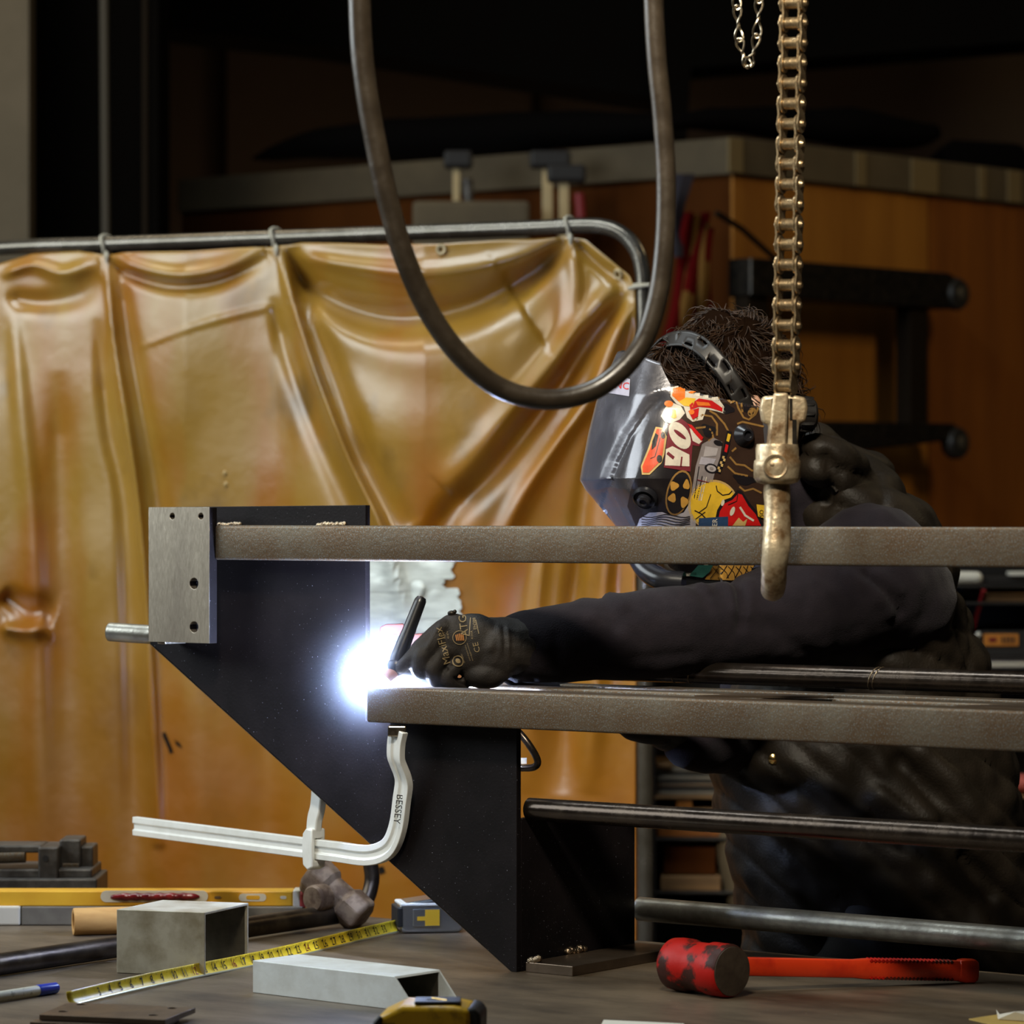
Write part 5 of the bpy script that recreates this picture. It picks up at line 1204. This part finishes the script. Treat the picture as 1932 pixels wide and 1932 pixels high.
# ---- hair
b = NB(); ell(b, HC + Vector((0, 0, .004)), .102, .09, .106, sub=5); ell(b, HC + Vector((.045, .02, -.04)), .072, .07, .075, sub=4); ell(b, HC + Vector((-.075, -.01, .015)), .04, .055, .05, sub=3)
b = voxel(b, .004, 3); bumpy(b, .012, 24, 3); bumpy(b, .004, 70, 5); hv = BVHTree.FromBMesh(b)
hair = obj('hair', b, M['hairdark'], pr, angle=180)
b = NB(); random.seed(11)
for i in range(3400):
    u = random.uniform(-.35, 1); th = random.uniform(0, 2 * PI); r = math.sqrt(max(0, 1 - u * u)); dr = Vector((r * math.cos(th), r * math.sin(th), u))
    if dr.y > .55: continue
    o0 = HC + (Vector((.01, 0, 0)) if i % 3 else Vector((-.07, -.01, .015))); h = hv.ray_cast(o0 + dr * .4, -dr)
    if h[0] is None: continue
    p = h[0] - h[1] * .002; nrm = h[1]
    whorl = Vector((.25, 0, 1)).normalized(); flow = whorl.cross(nrm) * .6 - whorl * .55 + Vector((nz(p, 14, 1), nz(p, 14, 2), nz(p, 14, 3))) * 1.1; flow = (flow - nrm * flow.dot(nrm)); flow.normalize()
    L = random.uniform(.018, .04); w = flow.cross(nrm); curl = random.uniform(-.5, .5); lift = random.uniform(.0, .30) if random.random() < .9 else random.uniform(.3, .7)
    pts = [p + flow * (L * k / 4) + nrm * (lift * L * math.sin(k / 4 * 2.4)) + w * (curl * L * (k / 4) ** 2) for k in range(5)]
    tube(b, pts, .0009, 3, [1, 1, .9, .6, .15], cap=False)
obj('strands', b, M['hair'], hair, angle=180)
# ---- helmet shell
FW = Vector((-.906, -.423, 0)); SW = Vector((.423, -.906, 0)); HO = W(1290, 972, 5.1)
pyA = [640, 660, 685, 750, 820, 880, 905, 925, 945, 985, 1040, 1080, 1110]
aA = [.080, .087, .094, .1137, .1265, .1355, .139, .130, .116, .0907, .0608, .031, .012]
wfA = [.062, .066, .072, .083, .088, .09, .09, .088, .085, .078, .064, .05, .04]
wrA = [.085, .095, .105, .118, .124, .126, .126, .125, .124, .12, .11, .1, .09]
arA = [-.07, -.072, -.075, -.08, -.085, -.085, -.085, -.084, -.083, -.08, -.07, -.055, -.04]
NH, NQ = 150, 92
def sect(py):
    A_ = lerpf(pyA, aA, py); wf = lerpf(pyA, wfA, py); wr = lerpf(pyA, wrA, py); ar = lerpf(pyA, arA, py)
    half = catmull([(A_, 0, 0), (A_ - .002, wf * .45, 0), (A_ - .006, wf * .8, 0), (A_ - .020, wf * 1.03, 0), (A_ - .05, wf * .5 + wr * .52, 0), (ar * .35 + A_ * .25, wr * .98, 0), (ar, wr, 0)], 16)
    return half
rings = []
for j in range(NH + 1):
    row = []
    for sg in (-1, 1):
        rng = range(NQ, -1, -1) if sg < 0 else range(1, NQ + 1)
        for i in rng:
            q = i / NQ
            # the upper rim drops from the brow to the back
            fr_ = q * 48 / 48
            bb = sg * min(q / .5, 1) * .075
            topy = 672 + 190 * bb + (np.interp(q, [0, .5, .62, .8, 1], [0, 8, 48, 70, 92]))
            boty = 1088 + np.interp(q, [0, .4, 1], [0, 6, 10])
            py = boty + (topy - boty) * (j / NH)
            hs = sect(py); k = q * (len(hs) - 1); k0 = min(int(k), len(hs) - 2); a_, b_, _ = hs[k0].lerp(hs[k0 + 1], k - k0)
            co = HO + FW * a_ + SW * (sg * b_); co.z = CZ - (py - 972) / 6600 * 5.1
            row.append(co)
    rings.append(row)
# rim turned inwards over the brow
last = rings[-1]; cen = sum(last, Vector()) / len(last)
rings.append([p.lerp(Vector((cen.x, cen.y, p.z)), .05) + EZ * .004 for p in last]); rings.append([p.lerp(Vector((cen.x, cen.y, p.z)), .14) + EZ * .005 for p in last])
b = NB(); V = [[b.verts.new(p) for p in r] for r in rings]
for j in range(len(V) - 1):
    for i in range(len(V[0]) - 1): b.faces.new((V[j][i], V[j][i + 1], V[j + 1][i + 1], V[j + 1][i]))
b.normal_update()
b.faces.ensure_lookup_table(); f0 = b.faces[len(b.faces) // 2]
if (f0.calc_center_median() - HO).dot(f0.normal) < 0: bmesh.ops.reverse_faces(b, faces=b.faces); b.normal_update()
EDG = [(1252, 738), (1215, 775), (1182, 820), (1158, 870), (1140, 915), (1133, 950)]
mv = []
for v in b.verts:
    p = v.co; py = HOR + (CZ - p.z) * F / p.y; px = 966 + p.x * F / p.y; d = 0
    if v.normal.y < .0:
        best = 1e9
        for a, c2 in zip(EDG, EDG[1:]):
            dd, _ = segdist(Vector((px, py, 0)), Vector((a[0], a[1], 0)), Vector((c2[0], c2[1], 0))); best = min(best, dd)
        ex = np.interp(py, [p_[1] for p_ in EDG], [p_[0] for p_ in EDG])
        right = px > ex
        if 735 < py < 955: d -= .0055 * math.exp(-(best / 13) ** 2) * min(1, (py - 735) / 20) * min(1, (955 - py) / 20)
        if right and 740 < py < 985: d -= .0045 * math.exp(-((best - 22) / 26) ** 2) * min(1, (py - 740) / 30) * min(1, (985 - py) / 25)
        if not right and 735 < py < 955: d += .0008 * math.exp(-((best - 12) / 8) ** 2)
    mv.append(d)
for v, d in zip(b.verts, mv): v.co += v.normal * d
b.normal_update(); hb = BVHTree.FromBMesh(b)
hel = obj('welding_helmet', b, [M['helmet'], M['helmet_in']], pr, angle=60, label='scratched silver-black welding helmet covered in stickers')
sm = hel.modifiers.new('s', 'SOLIDIFY'); sm.thickness = .003; sm.offset = -1; sm.material_offset = 1
def stroke(pts, w):
    L, R = [], []
    P = [Vector((x, y, 0)) for x, y in pts]
    for i, p in enumerate(P):
        tg = (P[min(i + 1, len(P) - 1)] - P[max(i - 1, 0)]).normalized(); nn = Vector((-tg.y, tg.x, 0)); L.append(p + nn * w / 2); R.append(p - nn * w / 2)
    return [(p.x, p.y) for p in L + R[::-1]]
def cpoly(cx, cy, rx, ry, rot=0, n=22, wob=0, a0=0, a1=2 * PI):
    o = []
    for k in range(n):
        a = a0 + (a1 - a0) * k / n; r = 1 + wob * math.sin(3 * a + cx)
        x, y = rx * r * math.cos(a), ry * r * math.sin(a); c_, s_ = math.cos(math.radians(rot)), math.sin(math.radians(rot)); o.append((cx + x * c_ - y * s_, cy + x * s_ + y * c_))
    return o
def sticker(items, label, step=4.0, texts=()):
    b = NB(); keys = []
    for it in items:
        if it[1] not in keys: keys.append(it[1])
    for tx in texts:
        if tx[5] not in keys: keys.append(tx[5])
    for poly, key, lv in items: decal(b, hb, poly, .0005 + .0005 * lv, step, keys.index(key))
    for s, x, y, sz, ang, key, lv in texts: text_on(b, hb, s, x, y, sz, ang, .0005 + .0005 * lv, keys.index(key))
    b.normal_update()
    for f in b.faces:
        if f.normal.y > 0: f.normal_flip()
    obj('sticker', b, [M['st_' + k] for k in keys], hel, smooth=False, label=label)
sticker([([(1245, 800), (1255, 770), (1275, 760), (1300, 800), (1312, 840), (1306, 900), (1312, 992), (1200, 992), (1184, 955), (1192, 918), (1212, 872), (1232, 830)], 'black', 0)], 'black panel sticker')
cream = [[(1350, 742), (1354, 752), (1368, 752), (1378, 760), (1388, 757), (1392, 770), (1402, 788), (1412, 792), (1424, 782), (1430, 770)], [(1338, 775), (1350, 782), (1366, 800), (1374, 815), (1370, 828)],
         [(1308, 795), (1325, 783), (1342, 786), (1352, 800), (1352, 822)], [(1312, 808), (1330, 806), (1342, 812), (1345, 826), (1336, 832)], [(1390, 748), (1398, 762), (1400, 778)], [(1376, 862), (1388, 876), (1404, 878), (1418, 888), (1436, 886)],
         [(1372, 880), (1386, 893), (1410, 898)], [(1394, 918), (1404, 926), (1420, 922), (1436, 930)], [(1390, 800), (1400, 796), (1440, 805)], [(1425, 850), (1436, 846)], [(1388, 845), (1380, 852)]]
bi = [([(1262, 742), (1268, 728), (1300, 729), (1350, 735), (1400, 754), (1436, 774), (1444, 860), (1444, 992), (1306, 992), (1303, 940), (1300, 880), (1296, 830), (1285, 795)], 'brown', 1)]
bi += [(stroke(p, 3.6), 'tan', 2) for p in cream]
bi += [(cpoly(1372, 772, 12, 9, 20, wob=.2), 'black', 2), (cpoly(1412, 770, 12, 12, 0, wob=.2), 'black', 2), (cpoly(1336, 812, 14, 11, 30, wob=.2), 'black', 2), (cpoly(1404, 905, 22, 9, 10, wob=.2), 'black', 2), (cpoly(1385, 750, 8, 5, 10), 'tan', 2), (cpoly(1418, 778, 8, 9, 30), 'tan', 2)]
sticker(bi, 'dark brown sticker with tan outlines')
sticker([([(1265, 748), (1266, 731), (1292, 728), (1350, 733), (1353, 750), (1366, 768), (1367, 781), (1350, 776), (1332, 772), (1325, 792), (1306, 796), (1296, 788), (1290, 768), (1276, 762)], 'white', 2),
         ([(1268, 746), (1270, 733), (1292, 732), (1292, 752), (1280, 758)], 'orange', 3), ([(1280, 758), (1294, 750), (1312, 752), (1306, 768), (1290, 766)], 'yellow', 3), (cpoly(1305, 738, 9, 5, 0), 'orange', 3), (cpoly(1334, 741, 15, 8, 5, wob=.1), 'yellow', 3),
         ([(1300, 764), (1318, 752), (1342, 756), (1362, 770), (1362, 777), (1340, 770), (1318, 768), (1302, 774)], 'red', 3), ([(1312, 758), (1336, 760), (1340, 766), (1316, 766)], 'orange', 4), ([(1298, 776), (1318, 770), (1316, 786), (1306, 792)], 'red', 4), (cpoly(1304, 778, 5, 5), 'orange', 5)], 'orange, red and yellow cut-out sticker at the top')
sticker([([(1247, 786), (1256, 768), (1268, 760), (1284, 766), (1292, 780), (1282, 792), (1264, 800), (1254, 796)], 'white', 3), (cpoly(1262, 762, 8, 6), 'orange', 4), (cpoly(1268, 782, 9, 8, wob=.2), 'yellow', 4)], 'white and yellow splash sticker')
sticker([([(1262, 800), (1285, 790), (1306, 806), (1326, 832), (1318, 842), (1306, 840), (1302, 890), (1252, 882), (1256, 850)], 'maroon', 2), (cpoly(1282, 822, 17, 28, -32), 'white', 3), (cpoly(1282, 820, 3.5, 14, -52), 'maroon', 4),
         ([(1256, 848), (1268, 842), (1300, 858), (1300, 880), (1254, 878)], 'white', 3), ([(1260, 852), (1272, 862), (1269, 867), (1257, 857)], 'maroon', 4), ([(1300, 808), (1308, 812), (1324, 832), (1318, 838), (1306, 832)], 'white', 3), ([(1296, 800), (1304, 802), (1326, 826), (1322, 832), (1308, 816)], 'red', 4), ([(1284, 862), (1287, 862), (1285, 880), (1282, 880)], 'maroon', 4)], 'white lettering sticker on maroon')
sticker([([(1238, 806), (1250, 808), (1258, 824), (1253, 858), (1248, 874), (1226, 896), (1212, 896), (1210, 880), (1224, 846), (1232, 822)], 'cream', 3), ([(1240, 810), (1249, 811), (1254, 824), (1250, 856), (1244, 872), (1225, 892), (1214, 892), (1213, 881), (1228, 846), (1236, 824)], 'cardred', 4),
         ([(1238, 818), (1243, 822), (1238, 842), (1230, 850), (1232, 834)], 'black', 5), (cpoly(1251, 822, 4, 6), 'black', 5), (cpoly(1244, 866, 5, 7), 'black', 5), (stroke([(1228, 866), (1236, 862), (1240, 848), (1246, 826)], 1.2), 'black', 5)], 'orange-red car sticker')
sticker([([(1324, 838), (1346, 826), (1362, 834), (1358, 862), (1348, 892), (1332, 950), (1308, 948), (1304, 930), (1312, 880)], 'grey', 2), ([(1330, 842), (1354, 846), (1350, 860), (1326, 862)], 'silver', 3), (cpoly(1354, 836, 9, 5, 20), 'black', 3), (cpoly(1341, 884, 13, 9, 15), 'black', 3), (cpoly(1341, 884, 9, 6, 15), 'silver', 4), (cpoly(1341, 884, 4, 3, 15), 'grey', 5),
         ([(1322, 862), (1350, 866), (1344, 878), (1318, 876)], 'pale', 3), (stroke([(1318, 880), (1309, 940)], 1.6), 'black', 3), (stroke([(1324, 898), (1314, 942)], 1.6), 'black', 3), (stroke([(1332, 900), (1322, 944)], 1.6), 'white', 3), (stroke([(1328, 900), (1318, 944)], 2.2), 'silver', 3), (stroke([(1315, 905), (1336, 910)], 1.5), 'maroon', 4)], 'grey car sticker')
ch = [([(1371, 812), (1380, 815), (1374, 850), (1358, 894), (1350, 890), (1362, 852)], 'black', 3), ([(1372, 818), (1378, 820), (1374, 834), (1369, 832)], 'yellow', 4), ([(1368, 838), (1373, 840), (1370, 854), (1365, 852)], 'red', 4)]
for k in range(6):
    for q in range(2):
        x = 1362 - k * 2.2 + ((k + q) % 2) * 0 + q * 4; y = 860 + k * 5
        if (k + q) % 2 == 0: ch.append(([(x, y), (x + 4, y + 1), (x + 3, y + 6), (x - 1, y + 5)], 'cream', 4))
sticker(ch, 'narrow chequered sticker', 3)
sticker([(cpoly(1280, 929, 23, 43, 14), 'tan', 3), (cpoly(1280, 929, 20, 39, 14), 'black', 4), (cpoly(1271, 916, 8, 8, wob=.15), 'gold', 5), (cpoly(1294, 914, 6, 9, wob=.15), 'gold', 5), (cpoly(1268, 938, 7, 8, wob=.15), 'gold', 5), (cpoly(1290, 946, 7, 10, wob=.15), 'gold', 5)], 'black oval sticker with amber blotches and a tan rim')
sticker([(cpoly(1345, 952, 47, 47, 0, 30), 'cream', 2), (cpoly(1345, 952, 43, 43, 0, 30), 'yellow', 3), (stroke([(1350, 916), (1352, 926), (1362, 934), (1374, 932), (1380, 926)], 2), 'black', 4), (stroke([(1340, 932), (1332, 956), (1318, 966)], 1.6), 'black', 4), (stroke([(1310, 962), (1322, 968), (1330, 976)], 2), 'black', 4), (stroke([(1312, 978), (1330, 965)], 1.6), 'black', 4)], 'yellow round sticker')
sticker([([(1346, 992), (1352, 962), (1362, 944), (1378, 938), (1390, 924), (1398, 926), (1414, 950), (1430, 968), (1440, 992)], 'black', 4), ([(1352, 991), (1357, 964), (1366, 949), (1380, 943), (1391, 931), (1398, 933), (1410, 954), (1424, 970), (1434, 991)], 'red', 5),
         (cpoly(1362, 948, 3, 6, 15), 'white', 6), (cpoly(1380, 964, 4, 9, 20), 'white', 6), (stroke([(1394, 956), (1404, 972), (1420, 982)], 4), 'white', 6), ([(1380, 991), (1392, 976), (1400, 984), (1408, 978), (1404, 991)], 'cream', 6), (stroke([(1390, 932), (1388, 945), (1372, 952)], 1.5), 'black', 6)], 'glossy red sticker with white streaks')
sticker([([(1318, 976), (1372, 974), (1372, 992), (1318, 992)], 'blue', 6)], 'dark blue label sticker', texts=[('ER', 1352, 992, 13, 90, 'white', 7)])
sticker([([(1425, 951), (1442, 953), (1442, 978), (1428, 974)], 'yellow', 6)], 'small yellow label sticker', texts=[('SO', 1438, 975, 11, 90, 'black', 7)])
wv = [([(1203, 992), (1208, 978), (1226, 966), (1250, 965), (1268, 972), (1290, 966), (1306, 940), (1310, 960), (1313, 992)], 'silver', 2)]
for k in range(5): wv.append((stroke([(1212 + x * 9, 972 + k * 4.5 + 3 * math.sin(x * .9 + k * .5)) for x in range(11)], 1.6), 'black', 3))
sticker(wv, 'grey sticker with wavy black lines')
sticker([(cpoly(1295, 1062, 42, 24), 'white', 2), (cpoly(1295, 1060, 34, 18), 'black', 3), ([(1318, 1064), (1346, 1064), (1340, 1076), (1326, 1088), (1300, 1084)], 'teal', 4)], 'white and teal sticker on the lower edge', texts=[('AX.COMMITTEE', 1272, 1084, 6, 4, 'black', 5)])
tn = [([(1330, 1092), (1346, 1066), (1430, 1066), (1436, 1088), (1380, 1094)], 'gold', 2)]
for k in range(6): tn.append((stroke([(1340 + k * 15, 1090), (1350 + k * 14, 1078), (1358 + k * 13, 1066)], 1.4), 'black', 3)); tn.append((stroke([(1345 + k * 14, 1068), (1356 + k * 14, 1080), (1362 + k * 12, 1090)], 1.2), 'black', 3))
sticker(tn, 'tan line drawing sticker on the lower edge')
sticker([([(1142, 732), (1168, 708), (1190, 716), (1188, 748), (1150, 742)], 'pale', 1)], 'faded grey label on the visor', texts=[('NC', 1160, 732, 19, -8, 'red', 2)])
# knobs
def knob(px, py, r, nm, lab=None, deep=.012):
    d = (W(px, py, 5) - CAMP).normalized(); h = hb.ray_cast(CAMP, d); nn = h[1] if h[1].y < 0 else -h[1]; q = h[0]
    b = NB(); lathe(b, [(r, -.001), (r, deep * .4), (r * .86, deep * .6), (r * .8, deep * .3), (r * .55, deep * .3), (r * .52, deep), (r * .3, deep * 1.1), (r * .26, deep * .9), (.0003, deep * .9)], zmat(nn, q), 32); obj(nm, b, M['helmet_in'], hel, angle=40)
knob(1218, 938, .0185, 'adjust_knob'); 
d = (W(1403, 822, 5) - CAMP).normalized(); h = hb.ray_cast(CAMP, d); nn = h[1] if h[1].y < 0 else -h[1]
b = NB(); lathe(b, [(.0165, -.001), (.0165, .002), (.0085, .014), (.006, .014), (.0055, .010), (.0003, .010)], zmat(nn, h[0]), 32); obj('pivot_knob', b, M['helmet_in'], hel, angle=30)
# chin guard seen under the tube
b = NB(); tube(b, catmull([W(1206, 1055, 5.07), W(1222, 1078, 5.05), W(1250, 1094, 5.03), W(1290, 1099, 5.02)], 4), .016, 14, up=Vector((1, 0, 0))); obj('chin_guard', b, M['helmet_in'], hel)
# head band over the hair
be = NB(); ell(be, HC + Vector((.005, 0, .004)), .112, .098, .116, sub=5); hv = BVHTree.FromBMesh(be); be.free()
bp = [(1244, 664), (1262, 654), (1290, 646), (1318, 652), (1346, 676), (1370, 706), (1390, 738), (1402, 766), (1410, 790)]
P2 = catmull([(x, y, 0) for x, y in bp], 8); P3 = []
for p in P2:
    d = (W(p.x, p.y, 5) - CAMP).normalized(); h = hv.ray_cast(CAMP, d); q = h[0] if h[0] is not None else W(p.x, p.y, 5.08); P3.append(q)
P3 = [sum((P3[max(0, min(len(P3) - 1, i + k))] for k in range(-6, 7)), Vector()) / 13 for i in range(len(P3))]
b = NB(); off = [-.0135, -.0088, -.0052, .0052, .0088, .0135]; G2_ = []
for i, p in enumerate(P3):
    tg = (P3[min(i + 2, len(P3) - 1)] - P3[max(i - 2, 0)]).normalized(); nn = Vector(((p.x - HC.x) / .112 ** 2, (p.y - HC.y) / .098 ** 2, (p.z - HC.z) / .116 ** 2)).normalized(); sd = tg.cross(nn).normalized(); nn = sd.cross(tg).normalized()
    if nn.dot(p - HC) < 0: nn = -nn
    G2_.append([b.verts.new(p + sd * o_ + nn * .013) for o_ in off])
for i in range(len(P3) - 1):
    for j in range(5):
        if j in (1, 3) and 14 < i < len(P3) - 10 and (i + (4 if j == 3 else 0)) % 12 < 4: continue
        b.faces.new((G2_[i][j], G2_[i + 1][j], G2_[i + 1][j + 1], G2_[i][j + 1]))
hbnd = obj('head_band', b, M['band'], pr, angle=60); sm = hbnd.modifiers.new('s', 'SOLIDIFY'); sm.thickness = .002; sm.offset = 0
b = NB(); q = W(1522, 782, 5.1); lathe(b, [(.0005, -.014), (.02, -.013), (.024, -.008), (.024, .008), (.02, .012), (.0005, .013)], zmat(Vector((1, .2, 0)), q), 24); 
for k in range(10): a = 2 * PI * k / 10; ell(b, q + Vector((0, math.cos(a), math.sin(a))) * .024, .012, .004, .004, sub=1)
obj('ratchet_knob', b, M['band'], pr)
# ---------------------------------------------------------------- weld arc
arc = fr(s_of(721, .026), .026, ZB1 + .0075)
t = thing('weld_arc', 'blinding blue-white welding arc at the end of the lower tube', 'arc', arc)
b = NB(); ell(b, arc, .017, .014, .0135); obj('arc_core', b, M['arc'], t)
def light(name, kind, loc, energy, col, size=None, size_y=None, aim=None, spread=None, rad=None):
    l = bpy.data.lights.new(name, kind); l.energy = energy; l.color = col
    if kind == 'AREA':
        l.shape = 'RECTANGLE'; l.size = size; l.size_y = size_y or size
        if spread: l.spread = math.radians(spread)
    elif rad is not None: l.shadow_soft_size = rad
    o = bpy.data.objects.new(name, l); COL.objects.link(o); o.location = loc
    if aim is not None: o.rotation_euler = (Vector(aim) - Vector(loc)).to_track_quat('-Z', 'Y').to_euler()
    return o
light('window_light', 'AREA', (-3.0, 5.0, 2.75), 88, (.88, .97, 1), 3.0, 1.5, (0, 5.9, 1.2))
light('front_fill_spot', 'AREA', (-.3, 2.0, 3.9), 11, (1, .9, .72), .5, .4, (.40, 4.9, 1.8), spread=38)  # unseen warm spot added to brighten the stickers, chain and hook
light('skylight', 'AREA', (-1.0, 5.4, 4.5), 66, (.86, .96, 1), 2.4, .7, (-.9, 5.5, 0))
light('booth_fill', 'AREA', (2.9, 7.0, 3.9), 18, (1, .78, .45), .8, .8, (1.3, 9.6, 1.7))  # unseen fill added to light the booth's right face
light('left_wall_fill', 'AREA', (-1.6, 7.4, 4.2), 15, (1, .85, .6), .6, .6, (-1.8, 9.0, 1.8))  # unseen fill added to brighten the wall at far left
light('back_wall_fill', 'AREA', (-.2, 10.9, .9), 7, (1, .72, .45), 1.6, .3, (0, 12, 3.0))  # unseen wall wash added to lift the back wall
w = bpy.data.worlds.new('world'); sc.world = w; w.use_nodes = True
w.node_tree.nodes['Background'].inputs[0].default_value = (1, .8, .55, 1); w.node_tree.nodes['Background'].inputs[1].default_value = .004
# haze volume added around the arc to give it a bloom
m = bpy.data.materials.new('arc_bloom_haze'); m.use_nodes = True; nt = m.node_tree; nt.nodes.remove(nt.nodes['Principled BSDF'])
vs_ = nt.nodes.new('ShaderNodeVolumeScatter'); tc = nt.nodes.new('ShaderNodeTexCoord'); ln = nt.nodes.new('ShaderNodeVectorMath'); ln.operation = 'LENGTH'
mr = nt.nodes.new('ShaderNodeMapRange'); mr.inputs[1].default_value = 0; mr.inputs[2].default_value = .17; mr.inputs[3].default_value = 1; mr.inputs[4].default_value = 0
pw = nt.nodes.new('ShaderNodeMath'); pw.operation = 'POWER'; pw.inputs[1].default_value = 5.0
ml = nt.nodes.new('ShaderNodeMath'); ml.operation = 'MULTIPLY'; ml.inputs[1].default_value = 5.5
sb = nt.nodes.new('ShaderNodeVectorMath'); sb.operation = 'SUBTRACT'; sb.inputs[1].default_value = (0, 0, .17); nt.links.new(tc.outputs['Object'], sb.inputs[0]); nt.links.new(sb.outputs[0], ln.inputs[0]); nt.links.new(ln.outputs['Value'], mr.inputs[0]); nt.links.new(mr.outputs[0], pw.inputs[0]); nt.links.new(pw.outputs[0], ml.inputs[0]); nt.links.new(ml.outputs[0], vs_.inputs['Density'])
vs_.inputs['Color'].default_value = (.8, .88, 1, 1); vs_.inputs['Anisotropy'].default_value = 0.0
nt.links.new(vs_.outputs[0], nt.nodes['Material Output'].inputs['Volume'])
b = NB(); ell(b, arc, .17, .17, .17, sub=3); obj('arc_bloom_haze', b, m, label='faint blue haze added around the arc to give its bloom', cat='haze', kind='stuff')
# ---------------------------------------------------------------- camera
cd = bpy.data.cameras.new('camera'); cam = bpy.data.objects.new('camera', cd); COL.objects.link(cam); sc.camera = cam
cam.location = CAMP; cam.rotation_euler = (PI / 2, 0, 0); cd.sensor_fit = 'HORIZONTAL'; cd.sensor_width = 36; cd.lens = 36 * F / 1932
cd.shift_y = (HOR - 966) / 1932; cd.clip_start = .1; cd.clip_end = 60
cd.dof.use_dof = True; cd.dof.focus_distance = 4.85; cd.dof.aperture_fstop = 5.6; cd.dof.aperture_blades = 9
sc.view_settings.view_transform = 'Standard'; sc.view_settings.look = 'None'; sc.view_settings.gamma = 1; sc.view_settings.exposure = 0.0
sc.view_settings.use_curve_mapping = False
sc.cycles.use_denoising = True; sc.cycles.sample_clamp_indirect = 6; sc.cycles.max_bounces = 6; sc.cycles.volume_bounces = 0; sc.cycles.adaptive_threshold = .015; sc.cycles.caustics_reflective = False; sc.cycles.caustics_refractive = False
